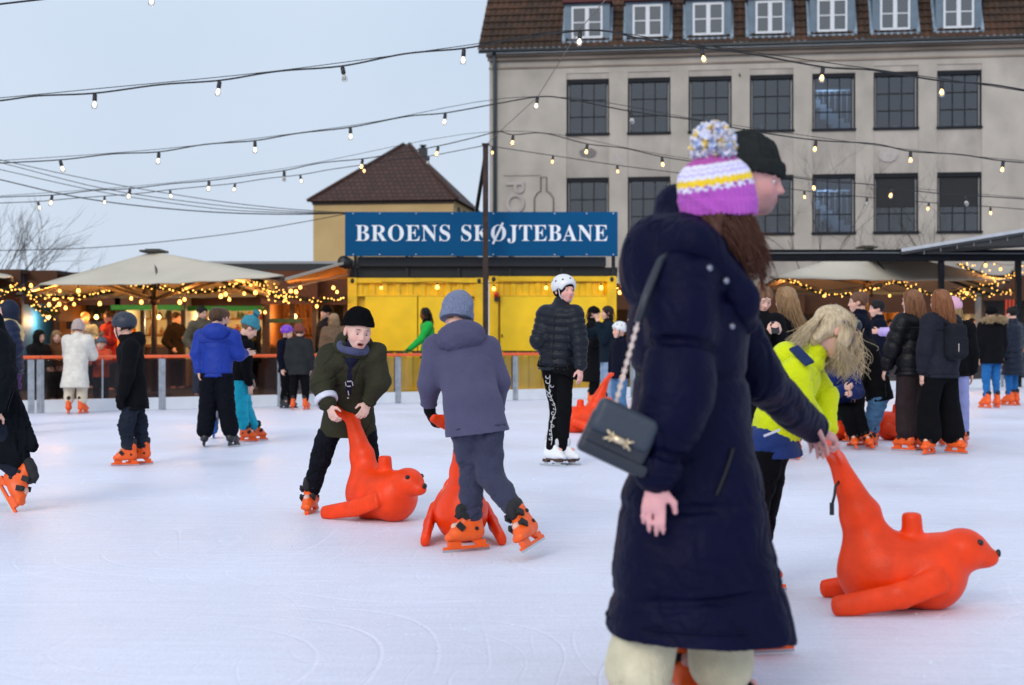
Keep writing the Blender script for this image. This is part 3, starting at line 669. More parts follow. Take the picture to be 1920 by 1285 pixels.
# ================================================================== THE SETTING
# ------------------------------------------------------------------ ground and ice
g = MB(); g.quad((-150, -20, -.03), (150, -20, -.03), (150, 400, -.03), (-150, 400, -.03))
tag(g.build('ground', mat('paving_dark', (.030, .027, .026), .85, noise=.25, nscale=1.5, bump=.3, bscale=8)), 'dark paved square around and beyond the ice rink', kind='structure')
FA, FD = A((-7.4, 21.9)), unit(A((.849, .529)))
def fence_pt(t, off=0.): return FA + FD*t + A((-FD[1], FD[0]))*off
def fence_t(p):
    k = (p - 960)/F; return (k*FA[1] - FA[0])/(FD[0] - k*FD[1])
def ice_material():
    m = bpy.data.materials.new('rink_ice'); m.use_nodes = True; n = m.node_tree; b = n.nodes['Principled BSDF']; l = n.links.new
    t = n.nodes.new("ShaderNodeTexCoord")
    def noise(sc_, st, det=5, rot=0.):
        mp = n.nodes.new("ShaderNodeMapping"); mp.inputs['Scale'].default_value = st; mp.inputs['Rotation'].default_value = (0, 0, rot); l(t.outputs['Object'], mp.inputs[0])
        x = n.nodes.new("ShaderNodeTexNoise"); x.inputs['Scale'].default_value = sc_; x.inputs['Detail'].default_value = det; l(mp.outputs[0], x.inputs['Vector']); return x.outputs['Fac']
    a = noise(.55, (1, 1, 1), 6); c = noise(7, (.28, 2.6, 1), 8, .06); d = noise(30, (.5, 1.8, 1), 6, -.12); s2 = noise(70, (1, 1, 1), 3); s3 = noise(14, (3.5, .22, 1), 4, .9)
    def rng(x, lo, hi, f0=.3, f1=.7):
        r = n.nodes.new("ShaderNodeMapRange"); r.inputs['From Min'].default_value = f0; r.inputs['From Max'].default_value = f1; r.inputs['To Min'].default_value = lo; r.inputs['To Max'].default_value = hi; l(x, r.inputs['Value']); return r.outputs[0]
    def mul(x, y, op='MULTIPLY'):
        q = n.nodes.new("ShaderNodeMath"); q.operation = op; l(x, q.inputs[0]); l(y, q.inputs[1]); return q.outputs[0]
    v = mul(mul(mul(mul(rng(a, .965, 1.03), rng(c, .955, 1.035)), rng(d, .965, 1.03)), rng(s3, .985, 1.012)), rng(s2, .935, 1.06))
    def marks(sc_, rot, freq, wd, st, off):           # arcs left by blades: broken contour lines of a slow noise
        mp = n.nodes.new("ShaderNodeMapping"); mp.inputs['Location'].default_value = (off, off*1.7, 0); mp.inputs['Rotation'].default_value = (0, 0, rot); mp.inputs['Scale'].default_value = st; l(t.outputs['Object'], mp.inputs[0])
        x = n.nodes.new("ShaderNodeTexNoise"); x.inputs['Scale'].default_value = sc_; x.inputs['Detail'].default_value = 0; l(mp.outputs[0], x.inputs['Vector'])
        q = n.nodes.new("ShaderNodeMath"); q.operation = 'MULTIPLY'; q.inputs[1].default_value = freq; l(x.outputs['Fac'], q.inputs[0])
        f = n.nodes.new("ShaderNodeMath"); f.operation = 'PINGPONG'; f.inputs[1].default_value = .5; l(q.outputs[0], f.inputs[0])
        k = n.nodes.new("ShaderNodeMapRange"); k.inputs['From Min'].default_value = 0; k.inputs['From Max'].default_value = wd; k.inputs['To Min'].default_value = 1; k.inputs['To Max'].default_value = 0; l(f.outputs[0], k.inputs['Value'])
        return mul(k.outputs[0], rng(noise(.9, (1, 1, 1), 2, rot + off), 0, 1, .45, .62))
    mk_ = [marks(.45, .3, 16, .05, (1, 1.5, 1), 3.1), marks(.6, 1.2, 14, .045, (1.6, 1, 1), 11.7), marks(.35, -.6, 22, .06, (1, 1, 1), 23.3)]
    ms = mul(mul(mk_[0], mk_[1], 'ADD'), mk_[2], 'ADD'); v = mul(v, rng(ms, 1.0, 1.07, 0, 1.2))
    mm = n.nodes.new("ShaderNodeMix"); mm.data_type = 'RGBA'; mm.blend_type = 'MULTIPLY'; mm.inputs['Factor'].default_value = 1; mm.inputs['A'].default_value = (.765, .785, .905, 1)  # lavender in the ice colour stands in for violet light falling on it
    cb = n.nodes.new("ShaderNodeCombineColor"); [l(v, cb.inputs[i]) for i in range(3)]; l(cb.outputs[0], mm.inputs['B']); l(mm.outputs['Result'], b.inputs['Base Color'])
    l(rng(a, .34, .6), b.inputs['Roughness']); b.inputs['Specular IOR Level'].default_value = .35
    bp = n.nodes.new("ShaderNodeBump"); bp.inputs['Strength'].default_value = .3; bp.inputs['Distance'].default_value = .01
    h = mul(c, d, 'ADD'); h = mul(mul(h, s2, 'ADD'), ms, 'SUBTRACT'); l(h, bp.inputs['Height']); l(bp.outputs[0], b.inputs['Normal'])
    return m
p0, p1_ = fence_pt(-8), fence_pt(40)
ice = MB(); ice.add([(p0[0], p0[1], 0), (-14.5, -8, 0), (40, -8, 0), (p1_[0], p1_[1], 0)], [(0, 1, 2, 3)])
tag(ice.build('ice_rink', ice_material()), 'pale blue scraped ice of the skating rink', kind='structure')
rs_ = random.Random(3)
sn = MB()          # loose ice shavings
for i in range(1500):
    Y = rs_.uniform(4.4, 20); X = rs_.uniform(-.37, .37)*Y; s = rs_.uniform(.002, .006)
    if (A((X, Y)) - FA) @ A((-FD[1], FD[0])) > -.3: continue
    a = rs_.uniform(0, 3); cx, sx_ = math.cos(a)*s, math.sin(a)*s
    sn.add([(X-cx, Y-sx_, .001), (X+sx_, Y-cx, .001), (X+cx*1.2, Y+sx_, .001), (X-sx_, Y+cx, .001), (X, Y, s*.9)], [(0,1,4), (1,2,4), (2,3,4), (3,0,4)])
tag(sn.build('ice_shavings', mat('snow_white', (.82, .86, .92), .7)), 'loose white ice shavings scattered on the rink', kind='stuff')

# ------------------------------------------------------------------ rink barrier
def glass_mat(name, tr, rough=.08, gl=.10, tint=(.8,.83,.86)):
    m = bpy.data.materials.new(name); m.use_nodes = True; n = m.node_tree; n.nodes.clear(); l = n.links.new
    o = n.nodes.new("ShaderNodeOutputMaterial"); t = n.nodes.new("ShaderNodeBsdfTransparent"); t.inputs[0].default_value = (*[c*tr for c in tint], 1)
    g_ = n.nodes.new("ShaderNodeBsdfGlossy"); g_.inputs['Roughness'].default_value = rough; f = n.nodes.new("ShaderNodeFresnel"); f.inputs[0].default_value = 1.35
    x = n.nodes.new("ShaderNodeMixShader"); q = n.nodes.new("ShaderNodeMath"); q.operation = 'ADD'; q.inputs[1].default_value = gl - .03; l(f.outputs[0], q.inputs[0]); l(q.outputs[0], x.inputs[0]); l(t.outputs[0], x.inputs[1]); l(g_.outputs[0], x.inputs[2]); l(x.outputs[0], o.inputs[0])
    return m
bar_root = empty('rink_barrier', (FA[0], FA[1], 0), 'long low rink barrier with orange top rail and clear panels', 'barrier', rz=math.atan2(FD[1], FD[0]))
postm = mat('galvanised_steel', (.42, .45, .48), .38, .7, noise=.2, nscale=12); railm = mat('rail_orange', srgb(238, 98, 48), .45, noise=.08, nscale=5); kickm = mat('kick_board_white', (.70, .73, .76), .5, noise=.06, nscale=3)
glassm = glass_mat('barrier_glass', .95, .08, .05); glassd = glass_mat('barrier_glass_smoky', .62, .15, .035, (.86, .78, .78))
ts = [fence_t(p) for p in (-360, -140, 75, 303, 525, 745, 965, 1185)]; st_ = ts[-1] - ts[-2]
while ts[-1] < 30: ts.append(ts[-1] + st_)
for i, t in enumerate(ts):
    p = MB(); dbl = i == 2
    p.box(t-.055, t+.055, -.035, .035, 0, .83); p.box(t-.018, t+.018, -.05, -.0352, .02, .81, 0)
    if dbl: p.box(t-.19, t-.09, -.035, .035, 0, .83)
    p.build('post', postm, bar_root, bevel=.006)
    if i+1 < len(ts):
        t2 = ts[i+1]; dark = i < 4 or i > 8
        MB().box(t+.058, t2-.058, -.009, .009, .205, .815).build('clear_panel', glassd if dark else glassm, bar_root)
        MB().box(t+.058, t2-.058, -.03, .03, .003, .20).build('kick_board', kickm, bar_root)
        MB().box(t+.003, t2-.003, -.06, .06, .835, .885).build('top_rail', railm, bar_root, bevel=.012)
        if i in (2, 3): MB().box((t+t2)/2-.012, (t+t2)/2+.012, -.02, -.0095, .2, .83).build('slim_post', postm, bar_root)

# ------------------------------------------------------------------ yellow ticket containers, the sign and its pole
CY = 29.3
def X_(p, Y): return (p - 960)/F*Y
def Z_(p, Y): return CAMZ + (HOR - p)/F*Y
yel = mat('paint_yellow', srgb(238, 190, 0), .42, noise=.13, nscale=3.2, bump=.05, bscale=30); yel2 = mat('paint_yellow_door', srgb(250, 204, 0), .4, noise=.09, nscale=2.5); rust = mat('rust_dark', (.05, .022, .014), .7, noise=.4, nscale=14, bump=.3, bscale=40)
blk = mat('black_steel', (.012, .013, .016), .5, noise=.2, nscale=6)
def container(pxa, pxb, zt, label, doors):
    x0, x1 = X_(pxa, CY), X_(pxb, CY); W_ = x1 - x0
    r = empty('shipping_container', ((x0+x1)/2, CY, 0), label, 'container'); h = W_/2
    for s in (-1, 1):
        p = MB(); a, b = (-h, -h+.19) if s < 0 else (h-.19, h); p.box(a, b, 0, .17, .12, zt-.13); p.build('corner_post', yel, r, bevel=.008)
        for z in (.0, zt-.13):
            cst = MB(); cst.box(a-.004, b+.004, -.005, .175, z, z+.13); o = cst.build('corner_casting', yel, r, bevel=.01)
            hl = MB(); hl.lathe([(0, -.004), (.042, -.004), (.042, .0), (0, .0)], 12, Matrix.Translation(((a+b)/2, -.007, z+.065)) @ Matrix.Scale(1.25, 4, (0,0,1)) @ Matrix.Rotation(R(90), 4, 'X')); hl.build('casting_hole', blk, o)
    MB().box(-h+.19, h-.19, .01, .13, zt-.11, zt-.004).build('top_beam', yel, r, bevel=.01)
    MB().box(-h+.19, h-.19, .01, .13, .0, .12).build('bottom_beam', yel, r, bevel=.01)
    def corr(za, zb, y, per=.26, dep=.035):
        m = MB(); pts = []; x = -h+.19
        while x < h-.19:
            for dx, d in ((0, 0), (per*.36, 0), (per*.5, dep), (per*.86, dep)):
                if x+dx < h-.19: pts.append((x+dx, y+d))
            x += per
        pts.append((h-.19, y))
        m.add([(a, b, z) for a, b in pts for z in (za, zb)], [(2*i, 2*i+2, 2*i+3, 2*i+1) for i in range(len(pts)-1)]); return m
    zc = Z_(553, CY); zs = Z_(660, CY)
    corr(zc, zt-.10, .07).build('corrugated_panel', yel, r); corr(.12, zs, .055).build('corrugated_panel', yel, r)
    MB().box(-h+.19, h-.19, .16, .2, .12, zt-.1).build('back_panel', yel, r)
    MB().box(-h+.19, h-.19, .03, .10, zc-.03, zc).build('door_beam', yel, r)
    for (a, b) in doors:
        d = MB(); d.box(X_(a, CY)-(x0+x1)/2, X_(b, CY)-(x0+x1)/2, .035, .09, zs+.02, zc-.035); o = d.build('hatch', yel2, r, bevel=.006)
        MB().box(X_(a, CY)-(x0+x1)/2+.02, X_(a, CY)-(x0+x1)/2+.05, .02, .0345, zs+.3, zs+.36).build('latch', rust, o)
    lg = MB()
    for k in range(7): 
        xx = -h+.3+k*(W_-.6)/6.5; lg.box(xx, xx+.26, -.02, .05, zs-.012, zs+.018)
    lg.build('ledge', rust, r)
    MB().box(-h, h, .2, 2.4, .0, zt-.01).build('container_body', yel, r)
    return r
container(652, 907, Z_(521, CY), 'yellow shipping container under the word BROENS, left of the rusty pole', [(684, 782), (784, 880)])
container(917, 1156, Z_(518, CY), 'yellow shipping container under the TEBANE letters, with white helmet girl before it', [(938, 1142)])
al = empty('alarm_lamp', (X_(931, CY), CY-.02, Z_(556, CY)), 'small red alarm lamp on the yellow container beside the rusty pole', 'alarm lamp')
MB().lathe([(0, -.02), (.05, -.02), (.05, .06), (.035, .09), (0, .1)], 12).build('lamp_dome', mat('alarm_red', srgb(190, 50, 25), .3), al, loc=(0, -.05, 0)); MB().box(-.045, .045, -.1, .02, -.1, -.02).build('lamp_base', blk, al)
sf = empty('sign_frame', (X_(902, CY), CY, Z_(520, CY)), 'black steel frame and box carrying the blue sign above the yellow containers', 'sign frame')
zt0 = Z_(520, CY); fx0, fx1 = X_(655, CY)-X_(902, CY), X_(1160, CY)-X_(902, CY)
MB().box(fx0+.15, fx1-.25, .12, .5, Z_(500, CY)-zt0, Z_(481, CY)-zt0).build('roller_case', mat('case_charcoal', (.022, .026, .032), .45), sf, bevel=.02)
MB().box(fx0, fx1, .3, 1.4, .004, Z_(500, CY)-zt0-.003).build('plinth', blk, sf)
for k in range(6):
    xx = fx0 + .1 + k*(fx1-fx0-.2)/5; MB().bar((xx, .25, .0), (xx, .25, 1.25), .06).build('upright', blk, sf)
    MB().bar((xx+.1, 1.2, .0), (xx+.02, .3, 1.0), .04).build('brace', blk, sf)
SY = 29.05
sg = empty('rink_sign', (X_(902.5, SY), SY, Z_(439, SY)), 'long blue sign reading BROENS SKØJTEBANE in white serif capitals', 'sign')
sw, shh = (X_(1158.5, SY)-X_(647, SY))/2, (Z_(397, SY)-Z_(480, SY))/2
bd = MB(); bd.box(-sw, sw, 0, .06, -shh, shh); bd.build('board', mat('sign_blue', (.0, .074, .195), .7, noise=.05, nscale=1.2, spec=.15), sg, bevel=.005)
lf = emis  # letters are painted, not lit
def bold(s): return ''.join(chr(0x1D400 + ord(c) - 65) if 'A' <= c <= 'Z' else c for c in s)
def text_mesh(s, name, m, ext=.006, off=-.002, space=1.06, slash=None):
    c = bpy.data.curves.new(name, 'FONT'); c.body = s; c.size = 1; c.offset = off; c.extrude = ext; c.space_character = space; c.resolution_u = 6
    o = bpy.data.objects.new(name, c); C.objects.link(o); dg = bpy.context.evaluated_depsgraph_get(); me = bpy.data.meshes.new_from_object(o.evaluated_get(dg)); bpy.data.objects.remove(o)
    me.name = name; me.materials.clear(); me.materials.append(m); return me
wht = mat('letter_white', (.80, .84, .88), .6)
def place_text(me, name, x0, x1, z0, z1, y, parent, lo=0., hi=None):
    co = np.empty(len(me.vertices)*3, np.float32); me.vertices.foreach_get('co', co); co = co.reshape(-1, 3)
    hi = hi or co[:, 1].max(); X = x0 + (co[:, 0]-co[:, 0].min())/np.ptp(co[:, 0])*(x1-x0); Z = z0 + (co[:, 1]-lo)/(hi-lo)*(z1-z0); Yy = y - co[:, 2]
    me.vertices.foreach_set('co', np.stack([X, Yy, Z], 1).astype(np.float32).ravel()); me.update()
    o = bpy.data.objects.new(name, me); C.objects.link(o); o.parent = parent; return o
lx = lambda p: X_(p, SY)-X_(902.5, SY); lz = lambda p: Z_(p, SY)-Z_(439, SY)
capz = (lz(452), lz(422.5))
for wd_, a, b, cap_ in (('BROENS', 667, 844, .676), ('SKOJTEBANE', 865, 1139, .676)):
    me = text_mesh(bold(wd_), 'lettering', wht); place_text(me, 'lettering', lx(a), lx(b), capz[0], capz[1], -.006, sg, 0., cap_)
sl = MB(); sl.bar((lx(924), -.012, lz(458)), (lx(943), -.012, lz(418)), .045, .012, up=(0, 1, 0)); sl.build('lettering', wht, sg)
sc_ = MB()
for p_ in (662, 712, 780, 848, 925, 1040, 1100, 1150):
    for q_ in (400.5, 477.5): sc_.lathe([(0, -.006), (.016, -.006), (.016, .001), (0, .002)], 8, Matrix.Translation((lx(p_), -.002, lz(q_))) @ Matrix.Rotation(R(90), 4, 'X'))
sc_.build('bolt', mat('bolt_zinc', (.5, .55, .6), .4, .6), sg)
PY = 28.5
po = empty('rusty_pole', (X_(910.5, PY), PY, 0), 'tall rusty steel pole standing in front of the blue sign', 'pole')
MB().box(-.055, .055, -.055, .055, 0, Z_(271, PY)).build('mast', mat('rust_pole', (.035, .018, .014), .75, noise=.4, nscale=9, bump=.3, bscale=30), po, bevel=.008)
MB().box(-.075, .075, -.075, .075, Z_(272, PY), Z_(269.5, PY)).build('cap_plate', rust, po); MB().box(-.16, .16, -.16, .16, 0, .02).build('base_plate', rust, po)
MB().bar((-.02, .06, Z_(300, PY)), (-.25, 1.6, Z_(397, PY)), .07).build('strut', blk, po)

# ------------------------------------------------------------------ string lights
bulb_hot = emis('bulb_warm', (1.0, .52, .14), 6.5); bulb_pale = emis('bulb_pale', (1.0, .80, .55), 4.2)
sockm = mat('socket_black', (.010, .010, .012), .5); cabm = mat('cable_black', (.008, .008, .010), .6); glassc = glass_mat('bulb_glass', .93, .03, .08, (1, .98, .95))
def bulb_meshes(tag_, m):
    so_ = MB(); so_.lathe([(0, .02), (.012, .02), (.014, .0), (.027, -.005), (.029, -.075), (.025, -.09), (0, -.09)], 12)
    fi = MB(); fi.lathe([(0, -.092), (.013, -.095), (.022, -.12), (.024, -.14), (.018, -.16), (0, -.17)], 10)
    gl = MB(); gl.lathe([(.016, -.088), (.022, -.10), (.037, -.135), (.038, -.155), (.027, -.185), (0, -.194)], 14)
    return so_.mesh('socket', sockm), fi.mesh('filament', m), gl.mesh('bulb', glassc)
bulb_off = mat('filament_unlit', (.45, .42, .38), .4)
BM = {k: bulb_meshes(k, m) for k, m in (('hot', bulb_hot), ('pale', bulb_pale), ('off', bulb_off))}
def hang_bulb(parent, loc, kind, S=1., tiltz=0.):
    if random.random() < .09: kind = 'off'
    s_, f_, g_ = BM[kind]; o = bpy.data.objects.new('bulb', g_); C.objects.link(o); o.parent = parent; o.location = loc; o.scale = (S, S, S); o.rotation_euler = (random.uniform(-.2, .2), random.uniform(-.22, .22), random.uniform(0, 6))
    for nm, me in (('socket', s_), ('filament', f_)):
        c = bpy.data.objects.new(nm, me); C.objects.link(c); c.parent = o
def smooth_path(P, n=6):
    P = [A(p) for p in P]; out = []
    for i in range(len(P)-1):
        a, b, c, d = P[max(i-1, 0)], P[i], P[i+1], P[min(i+2, len(P)-1)]
        for k in range(n):
            t = k/n; out.append(.5*((2*b) + (-a+c)*t + (2*a-5*b+4*c-d)*t*t + (-a+3*b-3*c+d)*t**3))
    out.append(P[-1]); return out
def strand(Y, pts, bulbs, label, rad=.008, S=1., wire=None, kinds=None):
    P = [W(x, y, Y) for x, y in pts]; o0 = A(P[0]); r = empty('string_light', tuple(o0), label, 'string lights', 'strings of bulbs over the rink')
    path = smooth_path([p - o0 for p in P]); MB().tube(path, rad, 6).build('cable', cabm, r)
    if wire: MB().tube(smooth_path([W(x, y, Y) - o0 for x, y in wire]), rad*.5, 5).build('support_wire', cabm, r)
    arr = np.array(path); pxs = arr[:, 0] + o0[0]
    for i, b in enumerate(bulbs):
        x = X_(b, Y); z = np.interp(x, pxs, arr[:, 2]); hang_bulb(r, (x - o0[0], 0, z - .012), 'hot' if (b > 1120 or (Y > 25 and b > 640)) else 'pale', S)
    return r
strand(18, [(-120,200),(0,189),(70,180),(178,175),(300,159),(412,151),(520,134),(642,124),(760,101),(870,91),(960,75),(1085,58),(1140,59),(1200,72),(1315,90),(1400,100),(1545,126),(1640,132),(1765,152),(1860,159),(1990,182)], [178,412,642,870,1088,1315,1543,1765], 'uppermost full string of bulbs, sloping down from its peak over the grey building', .011, 1.0, [(-120,195),(178,167),(520,133),(870,86),(1085,57),(1315,85),(1765,148),(1990,182)])
strand(22.8, [(-120,312),(0,306),(113,300),(210,289),(298,285),(385,271),(478,264),(560,250),(657,239),(760,219),(835,212),(930,195),(1008,182),(1060,185),(1183,209),(1300,225),(1410,246),(1530,263),(1640,270),(1707,284),(1800,290),(1881,302),(1990,310)], [113,298,478,657,835,1008,1183,1355,1530,1707,1881], 'second string of bulbs down, passing just above the pompom hat', .010, 1.0, [(-120,309),(298,280),(657,236),(1008,181),(1355,232),(1707,281),(1990,308)])
strand(26, [(-120,378),(0,370),(98,366),(180,357),(244,354),(320,345),(392,339),(460,330),(533,320),(600,306),(680,298),(760,285),(822,274),(890,258),(935,247),(962,253),(1020,250),(1101,270),(1170,278),(1241,294),(1330,308),(1525,338),(1620,345),(1672,352),(1750,362),(1809,366),(1990,378)], [98,244,392,533,680,822,962,1101,1241,1390,1525,1672,1809], 'third string of bulbs down, crossing the tip of the pyramid roof', .009, 1.0, [(-120,375),(244,350),(533,316),(935,246),(1241,290),(1525,335),(1990,377)])
strand(28.4, [(-120,386),(0,381),(71,378),(140,372),(196,368),(270,362),(319,356),(380,350),(441,344),(500,335),(563,328),(620,318),(683,309),(750,298),(804,293),(911,273),(924,275),(1037,292),(1157,310),(1276,325),(1390,340),(1508,358),(1626,370),(1742,380),(1857,388),(1990,398)], [71,196,319,441,563,683,804,924,1037,1157,1276,1390,1508,1626,1742,1857], 'lowest string of bulbs, tied to the top of the rusty pole', .008, .86)
strand(13, [(-80,18),(0,8),(70,0),(180,-12),(287,-22),(400,-40)], [287], 'topmost string of bulbs, only its end and one bulb showing in the sky', .009, .8)
gw = empty('guy_wire', tuple(W(911, 272, 28.5)), 'thin guy wire climbing from the rusty pole through the peaks of the light strings', 'wire')
MB().tube([W(*p) - W(911, 272, 28.5) for p in ((911,272,28.5), (937,247,26), (1008,182,22.8), (1086,57,18), (1135,0,16), (1200,-70,14.3))], .006, 5).build('steel_wire', mat('wire_grey', (.12, .12, .13), .4, .5), gw)
for lab, pts in (('thin power cable sagging from upper left to the blue sign, topmost of the bundle', [(-60,285),(0,300),(200,343),(400,376),(540,392),(652,399)]), ('thin power cable of the bundle left of the sign, second from the top', [(-60,292),(0,305),(200,355),(400,384),(540,396),(652,400)]),
                 ('thin power cable of the bundle left of the sign, third from the top', [(-60,305),(0,318),(200,362),(400,391),(540,399),(652,400)]), ('thicker black cable sagging lowest of the bundle left of the sign', [(-60,325),(0,337),(130,367),(250,385),(400,398),(540,402),(652,400)]),
                 ('single slack cable rising above the left umbrella to the sign corner', [(-60,471),(0,470),(150,466),(300,454),(450,436),(560,418),(650,401)])):
    o0 = W(*pts[0], 29.2); o = MB().tube(smooth_path([W(x, y, 29.2) - o0 for x, y in pts]), .012 if 'thick' in lab else .008, 5).build('power_cable', cabm, loc=tuple(o0)); tag(o, lab, 'cable', 'cables running to the blue sign')

# ------------------------------------------------------------------ the grey building
B0 = A((-.87, 55.0)); BD = unit(A((19.7, -2.6))); BN = A((-BD[1], BD[0]))
bld = empty('factory_building', (B0[0], B0[1], 0), 'large grey rendered factory building with gridded windows and tiled dormer roof', 'building', rz=math.atan2(BD[1], BD[0]))
def bu(p): k = (p - 960)/F; return (k*B0[1] - B0[0])/(BD[0] - k*BD[1])
def bz(p, u): return CAMZ + (HOR - p)/F*(B0[1] + u*BD[1])
rend = mat('grey_render', srgb(180, 172, 163), .9, noise=.18, nscale=.8, stretch=(1.1, 1, .8), bump=.12, bscale=10, detail=8); rend2 = mat('grey_render_panel', srgb(175, 167, 159), .9, noise=.22, nscale=.9, stretch=(1.2, 1, .7), bump=.12, bscale=10, detail=8); rend3 = mat('weathered_cornice', srgb(152, 138, 127), .9, noise=.28, nscale=.9, bump=.2, bscale=8, stretch=(.5, 1, 1.5))
cols = [(bu(a), bu(b)) for a, b in ((1062,1142),(1177,1257),(1291,1372),(1406,1488),(1523,1604),(1638,1722),(1757,1841))]
stp_ = cols[-1][0] - cols[-2][0]; cols += [(cols[-1][0] + stp_*k + 1.9, cols[-1][1] + stp_*k + 1.9) for k in (1, 2)]
zA1, zA0 = 11.10, 8.98; zB1, zB0 = 7.32, 5.10; BL = 27.; EV = 12.15
# piers (proud), recessed spandrels with the window openings
wl = MB(); xs = [0] + [v for c in cols for v in c] + [BL]
for i in range(0, len(xs), 2): wl.box(xs[i], xs[i+1], 0, .45, 0, 11.32)
wl.box(0, BL, 0.003, .45, 11.323, EV-.02); wl.build('wall', rend, bld)
sp = MB()
for a, b in cols:
    for z0, z1 in ((0, zB0), (zB1, zA0), (zA1, 11.32)): sp.box(a+.002, b-.002, .035, .44, z0, z1-.002)
sp.build('spandrel', rend2, bld)
cn_ = MB(); cn_.box(-.03, BL, -.05, 0, 11.55, 11.63); cn_.box(-.06, BL, -.14, 0, EV-.30, EV-.16); cn_.box(-.1, BL, -.26, 0, EV-.155, EV-.03); cn_.build('cornice', rend3, bld, bevel=.02)
gt = MB(); gt.tube([(-.35, -.46, EV+.02), (BL, -.46, EV+.02)], .085, 8); gt.build('gutter', mat('gutter_dark', (.03, .034, .036), .5), bld)
dp = MB(); dp.tube([(.22, -.30, EV), (.22, -.14, EV-.55), (.22, -.09, EV-.9), (.22, -.09, 0)], .075, 8); dp.build('downpipe', mat('pipe_dark', (.045, .06, .07), .5), bld)
winm = mat('window_steel_dark', (.010, .012, .017), .6, spec=.2); grey_in = mat('reveal_grey', (.25, .25, .26), .7); panem = glass_mat('window_glass', .62, .05, .13, (.55, .68, .85))
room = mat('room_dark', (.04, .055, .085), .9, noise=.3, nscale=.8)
def fwin(a, b, z0, z1, panes=3, half=False, bright=False):
    f = MB(); w_ = b - a; fr = .055; y0, y1 = .16, .22
    f.box(a+.003, b-.003, .06, .30, z1-.16, z1-.003); f.box(a+.003, a+fr, y0-.06, y1, z0, z1-.163); f.box(b-fr, b-.003, y0-.06, y1, z0, z1-.163); f.box(a-.03, b+.03, -.03, y1, z0-.05, z0+.04)
    ia, ib, iz0, iz1 = a+.13, b-.13, z0+.04, z1-.163
    f.box(ia-.03, ia, y0, y1, iz0, iz1); f.box(ib, ib+.03, y0, y1, iz0, iz1)
    for k in range(1, panes): x = ia + (ib-ia)*k/panes; f.box(x-.018, x+.018, y0, y1, iz0, iz1)
    for k in range(1, 3): z = iz0 + (iz1-iz0)*k/3; f.box(ia, ib, y0+.003, y1-.003, z-.02, z+.02)
    o = f.build('window', winm, bld)
    s_ = MB(); s_.box(a+fr, ia-.03, y0+.02, y1, iz0, iz1); s_.box(ib+.03, b-fr, y0+.02, y1, iz0, iz1); s_.build('window_jamb', mat('jamb_pale', (.42, .42, .43), .6), o)
    MB().box(ia, ib, .19, .20, iz0, iz1).build('pane', panem, o)
    if half: MB().box(ia, ib, .13, .15, iz0 + (iz1-iz0)*.45, iz1).build('roller_blind', mat('blind_black', (.012, .013, .016), .7), o)
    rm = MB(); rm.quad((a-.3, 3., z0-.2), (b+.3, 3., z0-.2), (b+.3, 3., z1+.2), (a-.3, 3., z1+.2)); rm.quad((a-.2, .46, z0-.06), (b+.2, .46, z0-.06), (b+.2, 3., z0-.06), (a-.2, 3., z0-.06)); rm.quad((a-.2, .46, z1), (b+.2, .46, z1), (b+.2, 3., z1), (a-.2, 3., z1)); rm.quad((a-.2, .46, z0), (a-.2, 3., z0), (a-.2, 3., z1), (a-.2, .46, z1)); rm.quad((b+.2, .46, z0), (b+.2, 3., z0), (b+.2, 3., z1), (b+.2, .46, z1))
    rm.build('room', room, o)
    rnd = random.Random(int(a*100 + z0*7))
    if bright:
        s2 = MB(); n_ = 6; hw = iz1 - iz0
        for k in range(n_):
            x = ia + (ib-ia)*k/n_; z = iz0 + hw*(.62 - .56*k/n_); s2.box(x, x+(ib-ia)/n_-.002, .62 + .004*k, 1.3, z - hw*(.30 if k else .16), z)
        s2.bar((ia, .66, iz1-hw*.20), (ib, .66, iz1-hw*.20), .045)
        for k in range(6): x = ia + (ib-ia)*(k+.5)/6; s2.bar((x, .66, iz1-hw*.21), (x, .66, iz0 + hw*(.62 - .56*k/6)), .022)
        s2.build('staircase', mat('stair_white', (.88, .90, .92), .6), o)
        rl = bpy.data.lights.new('stair_fill', 'POINT'); rl.energy = 170; rl.color = (.82, .93, 1.); rl.shadow_soft_size = .04; ro = bpy.data.objects.new('stair_fill', rl); C.objects.link(ro); ro.parent = o; ro.location = ((ia+ib)/2 - .2, .41, z1-.05)  # unseen fill light added behind the frame top to brighten the stairs
    else:
        it = MB()
        for k in range(rnd.randint(1, 4)):
            x = rnd.uniform(ia+.1, ib-.25); hh_ = rnd.uniform(.1, .3); it.box(x, x+rnd.uniform(.08, .25), .5, .7, iz0-.03, iz0+hh_)
        it.build('sill_clutter', mat('clutter_%d' % rnd.randint(0, 2), rnd.choice([(.5, .5, .48), (.25, .2, .15), (.4, .45, .5)]), .7), o)
for i, (a, b) in enumerate(cols):
    fwin(a, b, zA0, zA1, bright=i == 4); fwin(a, b, zB0, zB1, half=i in (5, 6), bright=i == 4)
